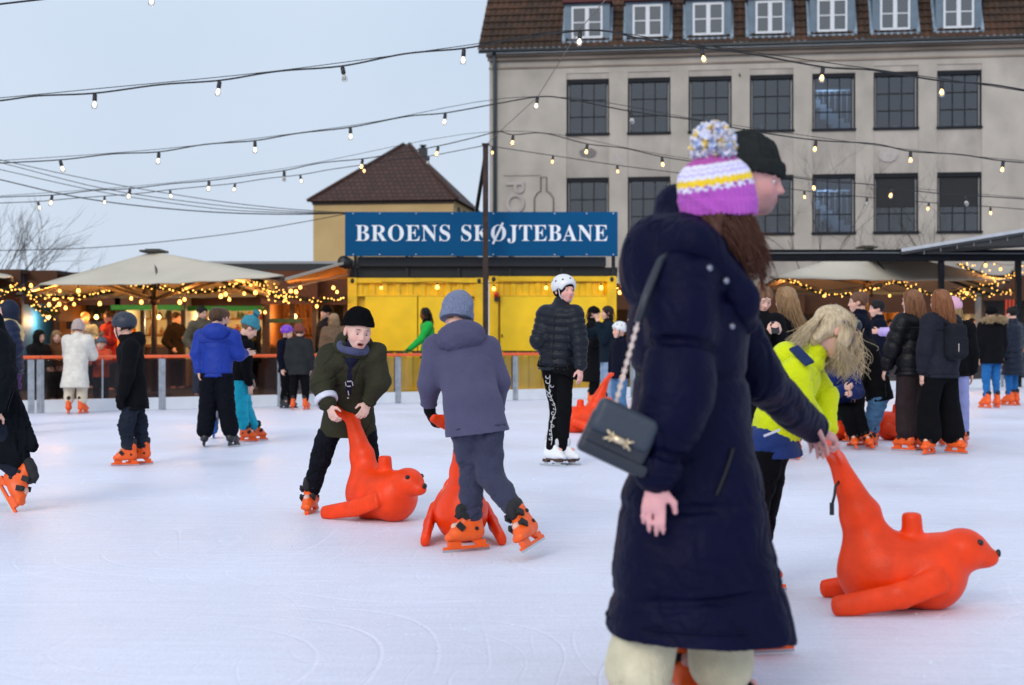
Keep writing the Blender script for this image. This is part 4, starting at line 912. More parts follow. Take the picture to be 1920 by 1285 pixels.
# roof of pantiles
PITCH = 1.9; nrow, per = 20, .235; Uu = np.arange(-.4, BL, per/6); rows = []
for r in range(nrow):
    for f, lift in ((0., .055), (.5, .03), (.97, .0), (.99, -.02)): rows.append(((r+f)*.33, lift))
Vr = []; 
for sl_, lf_ in rows:
    z = sl_*PITCH/math.hypot(1, PITCH); y = sl_/math.hypot(1, PITCH)
    u0 = Uu + np.clip(1 - (Uu+.4)/8, 0, 1)*z*.10
    prof = lf_ + .045*np.abs(np.sin(math.pi*(Uu+.4)/per))**.8
    Vr.append(np.stack([u0, -.42 + y - prof*.8, EV + .06 + z + prof*.45], 1))
nu = len(Uu); Vr = np.concatenate(Vr); ii, jj = np.meshgrid(np.arange(len(rows)-1), np.arange(nu-1), indexing='ij')
Qr = np.stack([ii*nu+jj, ii*nu+jj+1, (ii+1)*nu+jj+1, (ii+1)*nu+jj], -1).reshape(-1, 4)
tilm = bpy.data.materials.new('pantiles'); tilm.use_nodes = True; n = tilm.node_tree; b_ = n.nodes['Principled BSDF']; b_.inputs['Roughness'].default_value = .85
t_ = n.nodes.new("ShaderNodeTexCoord"); mp_ = n.nodes.new("ShaderNodeMapping"); mp_.inputs['Scale'].default_value = (1/per, 1/.155, 1/.30)
vo = n.nodes.new("ShaderNodeTexWhiteNoise"); vo.noise_dimensions = '3D'; fl_ = n.nodes.new("ShaderNodeVectorMath"); fl_.operation = 'FLOOR'
n.links.new(t_.outputs['Object'], mp_.inputs[0]); n.links.new(mp_.outputs[0], fl_.inputs[0]); n.links.new(fl_.outputs[0], vo.inputs['Vector'])
no_ = n.nodes.new("ShaderNodeTexNoise"); no_.inputs['Scale'].default_value = .6; no_.inputs['Detail'].default_value = 6; n.links.new(t_.outputs['Object'], no_.inputs['Vector'])
cr = n.nodes.new("ShaderNodeValToRGB"); cr.color_ramp.elements[0].color = (.022, .013, .008, 1); cr.color_ramp.elements[1].color = (.095, .040, .022, 1); e = cr.color_ramp.elements.new(.5); e.color = (.046, .024, .013, 1)
ad = n.nodes.new("ShaderNodeMath"); ad.operation = 'MULTIPLY_ADD'; ad.inputs[1].default_value = .45; n.links.new(vo.outputs['Value'], ad.inputs[0]); sb = n.nodes.new("ShaderNodeMapRange"); sb.inputs['From Min'].default_value = .3; sb.inputs['From Max'].default_value = .7; sb.inputs['To Max'].default_value = .55; n.links.new(no_.outputs['Fac'], sb.inputs['Value']); n.links.new(sb.outputs[0], ad.inputs[2]); n.links.new(ad.outputs[0], cr.inputs[0]); n.links.new(cr.outputs[0], b_.inputs['Base Color'])
ro = mk('roof', Vr, Qr, tilm, bld, smooth=False); ro.location = (0, 0, 0)
zinc = mat('zinc_blue_grey', srgb(98, 116, 132), .5, noise=.15, nscale=3); whp = mat('window_white', (.68, .70, .74), .5); drr = mat('dormer_roof_red', srgb(84, 34, 34), .7, noise=.2, nscale=4)
dpane = glass_mat('dormer_glass', .45, .05, .22, (.62, .7, .78))
lead = mat('lead_flashing', srgb(128, 146, 162), .5, noise=.2, nscale=5)
def ry(z): return -.42 + (z - EV - .06)/PITCH        # roof surface depth at height z
for i, (pa, pb) in enumerate(((1073,1131),(1187,1243),(1299,1357),(1416,1470),(1531,1587),(1648,1704),(1766,1823))):
    a, b = bu(pa), bu(pb); zb, zt = 12.58, 13.80; yf = ry(zb) - .10
    d = MB(); d.box(a-.27, b+.27, yf+.03, yf+1.6, zb-.10, zt+.12); o = d.build('dormer', zinc, bld)
    fl2 = MB(); fl2.box(a-.36, b+.36, yf-.02, yf+.12, zb-.20, zb-.10)
    for s, x in ((-1, a-.30), (1, b+.30)): fl2.bar((x, ry(zb-.1)-.05, zb-.12), (x, ry(zt+.1)-.05, zt+.1), .12, .10)
    fl2.build('flashing', lead, o)
    rf = MB(); rf.box(a-.34, b+.34, yf-.16, yf+1.4, zt+.125, zt+.27); rf.build('dormer_roof', drr, o, bevel=.02)
    w_ = MB(); m_ = (a+b)/2; fr = .075
    w_.box(a, a+fr, yf-.03, yf+.029, zb, zt); w_.box(b-fr, b, yf-.03, yf+.029, zb, zt); w_.box(a+fr, b-fr, yf-.03, yf+.029, zt-.08, zt); w_.box(a+fr, b-fr, yf-.03, yf+.029, zb, zb+.08); w_.box(m_-.075, m_+.075, yf-.035, yf+.029, zb+.08, zt-.08)
    for q0, q1 in ((a+fr, m_-.075), (m_+.075, b-fr)): w_.box(q0, q1, yf-.02, yf+.02, (zb+zt)/2-.02, (zb+zt)/2+.02)
    wo_ = w_.build('window_sash', whp, o)
    MB().box(a+fr, b-fr, yf, yf+.025, zb+.08, zt-.08).build('pane', dpane, wo_)
# raised letters and bottle on the gable pier, two worn patches of plaster
relm = mat('relief_plaster', srgb(176, 168, 164), .9, noise=.08, nscale=2)
rel = empty('relief', (0, 0, 0)); rel.parent = bld; rel.name = 'facade_relief'
me = text_mesh('PO', 'relief_lettering', relm, .02, .012, .95)
co = np.empty(len(me.vertices)*3, np.float32); me.vertices.foreach_get('co', co); co = co.reshape(-1, 3)
x_ = (co[:, 0]-co[:, 0].min())/np.ptp(co[:, 0]); h_ = co[:, 1]/co[:, 1].max()
ua, ub = bu(950), bu(984); za, zb_ = bz(342, ua), bz(400, ua)
me.vertices.foreach_set('co', np.stack([ua + h_*(ub-ua), -.0 - (co[:, 2]+.02)*1.6, za + x_*(zb_-za)], 1).astype(np.float32).ravel()); me.update()
o = bpy.data.objects.new('relief_lettering', me); C.objects.link(o); o.parent = rel
bt = MB(); bp_ = [(1002,420),(1002,372),(1008,362),(1014,359),(1014,332),(1025,332),(1025,359),(1031,362),(1038,372),(1038,420)]
bt.tube([(bu(p), -.012, bz(q, bu(p))) for p, q in bp_], .03, 6); bt.build('relief_bottle', mat('relief_line', srgb(120, 113, 110), .9), rel)
ln_ = MB(); ln_.box(bu(944), bu(1014), -.02, -.001, bz(331, 0), bz(330, 0)); ln_.build('relief_line', mat('relief_line'+'', srgb(120,113,110)), rel)
pt_ = MB()
for (p, q, rr, k) in ((1103, 287, .34, 0), (1160, 299, .3, 1), (1665, 292, .42, 1), (1440, 300, .3, 1)):
    u = bu(p); z = bz(q, u); rnd = random.Random(p); n_ = 22
    vs = [(u + math.cos(2*math.pi*j/n_)*rr*rnd.uniform(.75, 1.1), .031, z + math.sin(2*math.pi*j/n_)*rr*.6*rnd.uniform(.7, 1.1)) for j in range(n_)]
    vs = [(x, -.003, z) for x, y, z in vs]; pt_.add(vs, [tuple(range(n_))], k)
pt_.build('plaster_patch', [mat('patch_dark', srgb(124, 120, 118), .9, noise=.1), mat('patch_pale', srgb(182, 174, 170), .9, noise=.1)], bld)
hk = MB(); hk.tube([(bu(1388), -.0, bz(143, bu(1388))), (bu(1386), -.12, bz(141, bu(1388))), (bu(1387), -.12, bz(139, bu(1388)))], .025, 6); hk.build('wall_hook', winm, bld)

# ------------------------------------------------------------------ ochre house with a pyramid roof
OH = A((-3.09, 75.)); oa = math.atan2(-1.0, 7.43)
oh = empty('ochre_house', (OH[0], OH[1], 0), 'ochre rendered house with brown hipped tile roof beside the grey building', 'house', rz=oa)
ww, dd_, zt = 7.6, 8.2, 8.45
ochm = mat('ochre_render', srgb(200, 170, 120), .9, noise=.10, nscale=.5, bump=.1, bscale=8)
MB().box(-ww, 0, 0, dd_, 0, zt).build('wall', ochm, oh)
def brown_tiles():
    m = bpy.data.materials.new('brown_tiles'); m.use_nodes = True; n = m.node_tree; b = n.nodes['Principled BSDF']; b.inputs['Roughness'].default_value = .85
    t = n.nodes.new("ShaderNodeTexCoord"); br = n.nodes.new("ShaderNodeTexBrick"); br.inputs['Scale'].default_value = 1; br.inputs['Brick Width'].default_value = .3; br.inputs['Row Height'].default_value = .24; br.inputs['Mortar Size'].default_value = .035
    br.inputs['Color1'].default_value = (.085, .036, .026, 1); br.inputs['Color2'].default_value = (.055, .025, .019, 1); br.inputs['Mortar'].default_value = (.025, .013, .011, 1)
    mp = n.nodes.new("ShaderNodeMapping"); mp.inputs['Rotation'].default_value = (R(90), 0, 0); n.links.new(t.outputs['Object'], mp.inputs[0]); n.links.new(mp.outputs[0], br.inputs['Vector']); n.links.new(br.outputs[0], b.inputs['Base Color']); return m
rf = MB(); o_ = .25; ax_, ay_, az_ = -ww/2+.42, dd_/2, 12.0
zz = zt+.02
rf.add([(-ww-o_, -o_, zz), (o_, -o_, zz), (o_, dd_+o_, zz), (-ww-o_, dd_+o_, zz), (ax_-.15, ay_, az_), (ax_+.15, ay_, az_)], [(0, 1, 5, 4), (1, 2, 5), (2, 3, 4, 5), (3, 0, 4), (3, 2, 1, 0)])
ro_ = rf.build('roof', brown_tiles(), oh)
rd_ = MB(); 
for e0 in ((-ww-o_, -o_, zz+.03), (o_, -o_, zz+.03)): rd_.tube([e0, (ax_ + (.15 if e0[0] > -1 else -.15), ay_, az_+.03)], .10, 6)
rd_.build('ridge_tile', mat('ridge_brown', (.06, .028, .022), .85, noise=.3, nscale=4), ro_)
MB().box(ax_+.55, ax_+1.0, ay_+.6, ay_+1.0, az_-1.2, az_-.12).lathe([(.0, 0), (.14, 0), (.14, .12), (.22, .14), (.2, .18), (0, .2)], 12, Matrix.Translation((ax_+.78, ay_+.8, az_-.12))).build('chimney', mat('chimney_dark', (.05, .05, .055), .7), ro_)
MB().box(-ww-.05, .05, -.06, -.002, zt-.16, zt-.01).build('eaves_board', mat('eaves_dark', (.05, .035, .03), .8), oh)
for yy in (1.2, 3.0, 5.2): MB().box(.002, .05, yy, yy+.7, zt-1.3, zt-.25).build('window', winm, oh)
# ------------------------------------------------------------------ bare trees
barkm = mat('bark_dark', (.035, .028, .024), .9, noise=.3, nscale=8)
def grow(m, p, d, ln, r, depth, rnd, spread=.5, up=.15, bias=(0, 0, 0)):
    pts = [p]; q = Vector(p); dd = Vector(d).normalized()
    for k in range(4):
        dd = (dd + Vector((rnd.gauss(0, .10), rnd.gauss(0, .10), rnd.gauss(up*.3, .08))) + Vector(bias)*.08).normalized(); q = q + dd*ln/4; pts.append(q.copy())
    m.tube(pts, [r*(1-.12*k) for k in range(5)], 5 if depth > 1 else 3, cap=False)
    if depth <= 0: return
    for k in range(rnd.choice((2, 3, 3)) if depth > 1 else 4):
        t = rnd.choice(pts[2:]); ax2 = dd.orthogonal(); ax2.rotate(Matrix.Rotation(rnd.uniform(0, 6.28), 3, dd)); nd = dd.copy(); nd = (nd + ax2*rnd.uniform(.3, 1)*spread*1.3).normalized()
        grow(m, t.copy(), nd, ln*rnd.uniform(.6, .85), r*.55, depth-1, rnd, spread, up, bias)
def tree(name, base, label, h, depth, seed, r=.09, dirs=None, group=None, bias=(0, 0, 0), spread=.5):
    rnd = random.Random(seed); root = empty(name, tuple(base), label, 'tree' if 'tree' in name else 'shrub', group); m = MB(); m.tube([(0, 0, 0), (.02, 0, h*.15), (.03, .02, h*.32)], [r*1.25, r*1.05, r*.9], 8); m.build('trunk', barkm, root)
    c = MB()
    for d in dirs or [(rnd.uniform(-.6, .6), rnd.uniform(-.5, .5), 1) for _ in range(4)]: grow(c, Vector((.03, .02, h*.31)), d, h*.32, r*.6, depth, rnd, spread, bias=bias)
    c.build('branches', barkm, root); return root
b0 = W(-14, 640, 34); b0[2] = 0
tree('bare_tree', b0, 'bare leafless tree with thin arching twigs at the far left edge', 4.3, 4, 5, .042, [(.5, 0, 1), (.15, .2, 1), (.9, -.1, .8), (-.2, 0, 1), (.65, .1, .9), (.3, -.1, 1)], bias=(.22, 0, 0), spread=.42)
for i, (p, hh_, sd_, lab) in enumerate(((128, 3.7, 3, 'distant bare tree left of the umbrella peak, more leftward of its pair'), (165, 3.9, 8, 'distant bare tree close left of the umbrella peak, right one of its pair'), (372, 4.0, 12, 'distant bare treetop showing just right of the umbrella peak'))):
    b0 = W(p, 635, 72); b0[2] = 0; tree('bare_tree', b0, lab, hh_, 4, sd_, .10, [(-.5, 0, 1), (.5, 0, 1), (0, 0, 1), (.2, .3, 1), (-.25, 0, 1.)], 'distant bare trees', spread=.6)
for p, hh_, sd_, lab in ((1528, 7.2, 21, 'bare slender shrub tree against the grey wall under the left staircase window'), (1752, 6.6, 22, 'bare spreading shrub tree against the grey wall under the right blinds'), (1640, 4.9, 25, 'low bare shrub against the grey wall between the two taller ones')):
    b0 = W(p, 635, 46); b0[2] = 0; tree('wall_shrub', b0, lab, hh_, 3, sd_, .03, [(-.5, .0, 1), (.35, .0, 1), (0, .1, 1.2)], 'bare shrubs on the building', spread=.55)

# ------------------------------------------------------------------ market umbrellas
canv = mat('canvas_grey', srgb(192, 184, 167), .85, noise=.07, nscale=1.2, bump=.15, bscale=6); timb = mat('timber_dark', (.035, .022, .015), .6, noise=.3, nscale=5, stretch=(8, 8, 1))
def umbrella(corners, apex, label, pole=True, sag=.10, ribs=True, polepos=None, valance=.0):
    ap = A(apex); cs = [A(c) for c in corners]; org_ = A((ap[0], ap[1], 0)); r = empty('market_umbrella', tuple(org_), label, 'umbrella', 'big canvas market umbrellas')
    m = MB(); n = len(cs); N, K = 10, 12
    for i in range(n):
        a, b = cs[i], cs[(i+1) % n]; vs = []
        for s in range(N+1):
            t = s/N
            for k in range(K+1):
                q = k/K; e_ = a + (b-a)*q; p = ap + (e_-ap)*t; p = p - A((0, 0, sag*t*math.sin(math.pi*q)*1.0 + .06*math.sin(math.pi*t)*math.sin(math.pi*q))) + A((0, 0, .012*math.sin(q*40)*t)); vs.append(p - org_)
        m.add(vs, [(s*(K+1)+k, s*(K+1)+k+1, (s+1)*(K+1)+k+1, (s+1)*(K+1)+k) for s in range(N) for k in range(K)], 0, True)
    o = m.build('canopy', canv, r); sm_ = o.modifiers.new('thick', 'SOLIDIFY'); sm_.thickness = .02
    cp = MB(); cp.box(-.24, .24, -.24, .24, ap[2]+.0, ap[2]+.045).box(-.15, .15, -.15, .15, ap[2]+.046, ap[2]+.07); cp.build('cap', mat('umbrella_cap_dark', (.05, .048, .04), .8, noise=.4, nscale=9), r, bevel=.02)
    if pole:
        MB().lathe([(.0, 0), (.06, 0), (.06, ap[2]-.05), (0, ap[2]-.05)], 12).build('pole', timb, r); MB().lathe([(0, 0), (.35, 0), (.35, .05), (.1, .09), (0, .09)], 16).build('base', blk, r)
    hub = A((0, 0, ap[2]-.95))
    for i in range(n):
        for e_ in (cs[i], (cs[i]+cs[(i+1) % n])/2 - A((0, 0, sag))):
            rb = MB(); tip = e_ - org_ - A((0, 0, .05)); rb.bar((0, 0, ap[2]-.07), tip, .045, .06); o = rb.build('rib', timb, r); st = MB(); st.bar(hub, (A((0, 0, ap[2]-.07))*.45 + tip*.55), .04, .05); st.build('strut', timb, o)
    MB().lathe([(0, -.08), (.11, -.08), (.11, .08), (0, .08)], 12, Matrix.Translation(Vector(hub))).build('hub', timb, r)
    return r
umbrella([W(75,535,26.8), W(532,519,25.4), W(500,556,32), W(30,552,32)], W(289,474,28.6), 'big grey canvas umbrella left of the yellow containers', sag=.06)
umbrella([W(1452,522,34.4), W(1893,526,36), W(1860,551,41), W(1404,549,40)], W(1625,466,37.8), 'big grey canvas umbrella behind the black beam at right', sag=.03)
umbrella([W(-160,516,29), W(24,521,29), W(20,516,33), W(-160,510,33)], W(-75,497,31), 'grey canvas umbrella of which only a corner shows at the left edge', sag=.03)
umbrella([W(1085,532,31.2), W(1230,529,31.2), W(1300,519,34.5), W(1120,522,34.5)], W(1195,503,32.6), 'pale canvas umbrella half hidden behind the right end of the containers', sag=.03)

# ------------------------------------------------------------------ awning and black hall roof on the left
hl = empty('market_hall', tuple(W(540, 635, 34)*A((1, 1, 0))), 'long low black roofed market hall behind the left umbrella', 'hall'); o0 = W(540, 635, 34)*A((1, 1, 0))
a_, b_ = W(300, 490, 34) - o0, W(668, 488, 34) - o0
MB().box(a_[0], b_[0], 0, 6, a_[2]-.06, a_[2]).build('roof', mat('roof_edge_pale', (.30, .32, .34), .6), hl); MB().box(a_[0]+.02, b_[0]-.02, .02, 5.9, a_[2]-.62, a_[2]-.062).build('fascia', blk, hl)
aw = empty('folding_awning', tuple(W(580, 635, 29.5)*A((1, 1, 0))), 'brown folding awning with pale edge left of the yellow container', 'awning'); o0 = W(580, 635, 29.5)*A((1, 1, 0))
awm = mat('awning_brown', srgb(120, 92, 66), .85, noise=.1, nscale=2); awp = mat('awning_edge_pale', srgb(170, 164, 154), .8)
c = [W(532,523,28.2)-o0, W(650,490,29.2)-o0, W(652,520,31.5)-o0, W(545,531,31.5)-o0]
mm_ = MB(); mm_.add(c + [p - A((0,0,.03)) for p in c], [(0,1,2,3), (7,6,5,4), (0,4,5,1), (1,5,6,2), (2,6,7,3), (3,7,4,0)]); mm_.build('awning_cloth', awm, aw)
MB().bar(c[0]-A((0,.02,.02)), c[1]-A((0,.02,.02)), .05, .05).build('awning_edge', awp, aw); MB().lathe([(0, -.5), (.13, -.5), (.13, .5), (0, .5)], 12, Matrix.Translation(Vector(c[1]) + Vector((-.05, .4, -.02))) @ Matrix.Rotation(R(90), 4, 'X')).build('awning_roller', blk, aw)
MB().bar(W(540,540,29.6)-o0, W(652,515,29.6)-o0, .06, .03).build('awning_arm', awp, aw)

# ------------------------------------------------------------------ market stalls in the warm light
wood = mat('stall_wood', srgb(146, 92, 42), .7, noise=.3, nscale=3, stretch=(6, 6, .6), bump=.2, bscale=14); woodd = mat('stall_wood_dark', (.045, .026, .016), .7, noise=.3, nscale=4); cream = mat('stall_cream', srgb(216, 196, 150), .8, noise=.06); bluep = mat('stall_blue', srgb(20, 92, 160), .6, noise=.1)
fascm = mat('stall_fascia_brown', srgb(74, 44, 26), .85, noise=.2, nscale=2, bump=.1)
roofd = mat('stall_roof_brown', (.040, .022, .014), .85, noise=.2)
def stall(pa, pb, Y, ztop, label, wallm, depth=2.2, counter=True, lamp=18., awn=None, shelves=2, posts=None, lampcol=(1., .62, .28), seed=1):
    x0, x1 = X_(pa, Y), X_(pb, Y); c_ = (x0+x1)/2; h = (x1-x0)/2; r = empty('market_stall', (c_, Y, 0), label, 'market stall', 'stalls of the winter market'); rnd = random.Random(seed)
    MB().box(-h, h, depth-.06, depth, 0, ztop).build('back_wall', wallm, r)
    [MB().box(q, q+.05, .1, depth-.06, 0, ztop).build('side_wall', wallm, r) for q in (-h, h-.05)]
    MB().box(-h-.1, h+.1, -.25, depth+.1, ztop+.003, ztop+.10).build('roof', roofd, r)
    MB().box(-h-.08, h+.08, -.3, -.252, ztop-.68, ztop+.09).build('fascia', fascm, r)
    for p in posts or (pa+2, pb-2): MB().box(X_(p, Y)-c_-.05, X_(p, Y)-c_+.05, -.06, .05, 0, ztop).build('post', woodd, r)
    if counter:
        MB().box(-h+.06, h-.06, .08, .6, .95, 1.01).build('counter', wood, r); MB().box(-h+.06, h-.06, .1, .16, 0, .948).build('counter_front', woodd, r)
    for k in range(shelves):
        z = 1.25 + k*.38; o = MB().box(-h+.1, h-.1, depth-.34, depth-.062, z, z+.03).build('shelf', wood, r); g_ = MB(); x = -h+.2
        while x < h-.25:
            w_ = rnd.uniform(.05, .12); hh_ = rnd.uniform(.12, .28); g_.lathe([(0, 0), (w_/2, 0), (w_/2, hh_*.6), (w_/5, hh_*.8), (w_/5, hh_), (0, hh_)], 8, Matrix.Translation((x, depth-.2, z+.03)), rnd.randint(0, 3)); x += w_ + rnd.uniform(.03, .2)
        g_.build('goods', [mat('goods_amber', (.35, .14, .03), .3), mat('goods_green', (.03, .09, .04), .3), mat('goods_cream', (.6, .5, .35), .5), mat('goods_red', (.35, .04, .03), .4)], o)
    if awn:
        aw_ = MB(); aw_.box(-h-.06, h+.06, -.7, -.31, ztop-.80, ztop-.685); aw_.build('awning', mat('awning_' + awn[0], srgb(*awn[1]), .8), r)
    if lamp:
        for k in range(2 if h > .9 else 1):
            xx = (k-.5)*h if h > .9 else 0; lb = MB(); lb.lathe([(0, -.06), (.045, -.035), (.055, .0), (.03, .05), (0, .06)], 12); o = lb.build('lamp_globe', emis('lamp_glow', (1., .56, .18), 7), r, loc=(xx, .55, ztop-.95))
            ld = bpy.data.lights.new('stall_lamp', 'POINT'); ld.energy = lamp*1.8; ld.color = lampcol; ld.shadow_soft_size = .06; lo = bpy.data.objects.new('stall_lamp', ld); C.objects.link(lo); lo.parent = r; lo.location = (xx, .42, ztop-1.06)
    return r
stall(-60, 40, 32.5, 2.62, 'market stall with bright blue boards at the far left edge', bluep, lamp=5, shelves=1, seed=2)
stall(44, 108, 33, 2.62, 'small honey coloured timber stall with two bare lamps', wood, lamp=26, shelves=1, seed=3)
s_ = stall(110, 226, 34, 2.62, 'dark stall with a long black name board behind the white coat', mat('stall_grey', srgb(70, 78, 84), .7), lamp=4, shelves=2, seed=4)
MB().box(X_(112, 34)-X_(168, 34), X_(208, 34)-X_(168, 34), -.34, -.305, Z_(617, 34), Z_(603, 34)).build('name_board', blk, s_)
stall(228, 346, 34, 2.62, 'cream lit stall with black posts and a green awning', cream, lamp=30, awn=('green', (40, 120, 40)), posts=(232, 268, 318, 344), lampcol=(1., .8, .5), seed=5)
stall(348, 498, 35, 2.62, 'long ochre lit stall behind the boys with a green awning', cream, lamp=20, awn=('green', (40, 120, 40)), posts=(350, 415, 496), lampcol=(1., .74, .42), seed=6)
s_ = stall(500, 592, 33, 2.62, 'timber hut with orange lit shelves and a small green notice', wood, lamp=30, shelves=3, posts=(502, 548, 590), seed=7)
MB().box(X_(510, 33)-X_(546, 33), X_(570, 33)-X_(546, 33), -.34, -.305, Z_(606, 33), Z_(598, 33)).build('notice_board', mat('notice_green', srgb(22, 70, 44), .6), s_)
stall(594, 652, 33.5, 2.62, 'dark hut with ochre posts close to the yellow container', woodd, lamp=8, posts=(598, 622, 648), shelves=1, seed=8)
stall(1150, 1290, 38, 2.6, 'dark brown stall between the yellow container and the big navy coat', woodd, lamp=8, shelves=1, seed=9)
stall(1380, 1500, 43, 2.6, 'brown stall hung with lamps behind the woman with a phone', wood, lamp=10, shelves=2, seed=10)
stall(1502, 1625, 44, 2.6, 'dark brown stall behind the girl with blond blowing hair', woodd, lamp=10, shelves=2, seed=11)
stall(1627, 1700, 43, 2.6, 'brightly lit yellow stall behind the long haired girls', wood, lamp=60, shelves=2, lampcol=(1., .7, .3), seed=12)
stall(1702, 1838, 45, 2.6, 'dark stall behind the pink helmet and the black post', woodd, lamp=7, shelves=1, seed=13)
stall(1842, 1990, 44, 3.0, 'pale grey booth at the right edge', mat('booth_grey', srgb(150, 150, 150), .8), lamp=0, shelves=0, counter=False, seed=14)
fl = empty('striped_banner', tuple(W(1895, 600, 43.4)), 'small banner of orange red stripes hanging at the right edge', 'banner')
f_ = MB()
for k in range(6): f_.box(-.16+k*.055, -.16+(k+1)*.055-.001, 0, .012, -.02, .62, k % 2)
f_.build('banner_cloth', [mat('banner_red', srgb(214, 66, 30), .8), mat('banner_dark', (.10, .02, .015), .8)], fl); MB().bar((-.2, .0, .65), (.2, .0, .65), .03).build('banner_rod', blk, fl)

# ------------------------------------------------------------------ warm globes and garlands of fairy lights
globe = emis('globe_warm', (1., .44, .09), 6); fairy = emis('fairy_warm', (1., .48, .10), 5); greenm = mat('garland_green', (.012, .028, .012), .8)
gm_ = MB().lathe([(0, -.055), (.04, -.04), (.052, 0), (.035, .045), (.02, .065), (0, .066)], 10).mesh('globe', globe); gs_ = MB().lathe([(0, .06), (.026, .06), (.026, .12), (0, .125)], 8).mesh('socket', sockm)
def globe_string(Y, pts, label, lamp=0.):
    o0 = W(*pts[0], Y); r = empty('globe_string', tuple(o0), label, 'globe lights', 'strings of warm globes in the market')
    P = sorted([W(x, y, Y) - o0 + A((0, 0, .12)) for x, y in pts], key=lambda p: p[0]); path = []
    for a, b in zip(P[:-1], P[1:]): path += [a, (a+b)/2 - A((0, 0, .02))]
    MB().tube(path + [P[-1]], .007, 5).build('cable', cabm, r)
    for i, p in enumerate(P):
        s = random.uniform(.55, .8); o = bpy.data.objects.new('globe', gm_); C.objects.link(o); o.parent = r; o.location = p - A((0, 0, .12)); o.scale = (s, s, s); c2 = bpy.data.objects.new('socket', gs_); C.objects.link(c2); c2.parent = o
    if lamp:
        for f in (.2, .5, .8):
            q = P[int(f*(len(P)-1))]; ld = bpy.data.lights.new('globe_light', 'POINT'); ld.energy = lamp*3.4; ld.color = (1., .40, .09); ld.shadow_soft_size = .1; lo = bpy.data.objects.new('globe_light', ld); C.objects.link(lo); lo.parent = r; lo.location = q + A((0, .1, -.22))
globe_string(28.6, [(5,569),(58,536),(90,556),(102,560),(112,546),(134,560),(147,546)], 'string of warm globes under the left corner of the big left umbrella', 16)
globe_string(29.4, [(92,572),(111,571),(123,578),(139,571),(187,570),(246,560),(265,567)], 'lower string of warm globes beside the left umbrella pole', 14)
globe_string(28.4, [(337,567),(346,562),(344,536),(414,556),(423,552),(430,562),(458,551),(470,534),(479,549)], 'string of warm globes under the right half of the left umbrella', 16)
globe_string(30, [(486,586),(497,586),(545,547),(555,548),(563,539),(594,575),(625,540),(632,548)], 'string of warm globes in front of the timber hut', 10)
globe_string(CY-.12, [(715,540),(820,539),(926,542),(1024,540),(1127,540)], 'string of five warm bulbs along the top of the yellow containers')
globe_string(31.5, [(1150,548),(1157,538),(1162,549),(1168,536),(1176,551),(1187,545)], 'cluster of warm globes right of the yellow containers', 8)
globe_string(37, [(1419,544),(1484,528),(1546,555),(1640,541),(1668,555),(1715,553),(1724,555),(1757,559)], 'string of warm globes under the big right umbrella', 14)
globe_string(36, [(1782,551),(1808,545),(1813,551),(1848,498),(1876,505),(1905,505)], 'string of warm globes right of the black post', 8)
bulb_me = MB().lathe([(0, -.022), (.018, -.012), (.022, 0), (.014, .016), (0, .02)], 6).mesh('bulb', fairy)
def garland(Y, pts, label, n, spread=5, thick=.06):
    o0 = W(*pts[0], Y); r = empty('light_garland', tuple(o0), label, 'light garland', 'fir garlands with fairy lights'); rnd = random.Random(int(pts[0][0]*7 + Y))
    path = smooth_path([W(x, y, Y) - o0 for x, y in pts]); m = MB(); m.tube(path, .018, 5)
    for i in range(len(path)*26):
        p = Vector(path[rnd.randrange(len(path)-1)]) + Vector((rnd.uniform(-.08, .08), 0, 0)); d = Vector((rnd.gauss(0, 1), rnd.gauss(0, 1), rnd.gauss(0, 1))).normalized(); q = p + d*thick*rnd.uniform(.7, 1.6); s_ = d.orthogonal()*.008; m.add([p - s_, p + s_, q], [(0, 1, 2)])
    m.build('greenery', greenm, r)
    for i in range(n):
        t = (i + rnd.random())/n*(len(path)-1); k = int(t); p = path[k]*(1-t+k) + path[min(k+1, len(path)-1)]*(t-k); sc2 = Y/F
        o = bpy.data.objects.new('bulb', bulb_me); C.objects.link(o); o.parent = r; o.location = p + A((rnd.gauss(0, spread*.5)*sc2, rnd.uniform(-.12, .02), rnd.gauss(0, spread)*sc2)); s = rnd.uniform(.45, .85); o.scale = (s, s, s)
for Y, pts, lab, n, spd in ((27.4, [(0,552),(22,540),(45,545),(60,552)], 'garland of fairy lights bunched at the left edge', 26, 5), (27.8, [(62,555),(100,557),(150,556),(185,550),(210,547)], 'garland of fairy lights along the left rim of the left umbrella', 22, 2), (27.2, [(228,528),(262,537),(300,540),(345,545),(390,547),(430,537),(470,530),(486,520)], 'long garland of fairy lights under the left umbrella, right of its pole', 44, 2.5),
                     (27, [(484,518),(492,535),(505,548),(520,555),(532,560),(545,550)], 'dense bunch of fairy lights between umbrella and brown awning', 52, 9), (29.2, [(540,553),(570,561),(600,564),(632,562),(645,558)], 'thin garland of fairy lights beneath the brown awning', 20, 2), (31, [(60,570),(75,580),(90,590),(110,586)], 'dark garland with fairy lights hanging beside the honey timber stall', 22, 8),
                     (35.2, [(1448,521),(1480,526),(1512,540),(1545,550),(1585,553),(1620,545),(1660,533),(1682,530)], 'long garland of fairy lights under the right umbrella', 46, 2.5), (35.6, [(1682,530),(1710,540),(1745,550),(1790,548),(1830,540),(1868,534)], 'garland of fairy lights crossing behind the black post', 40, 4), (34.5, [(1800,496),(1820,506),(1870,520),(1895,515),(1912,496)], 'garland of fairy lights at the right edge below the grey roof', 34, 7), (36.5, [(1790,560),(1830,556),(1875,548),(1900,545)], 'lowest garland of fairy lights at the right edge', 26, 5)):
    garland(Y, pts, lab, n, spd)

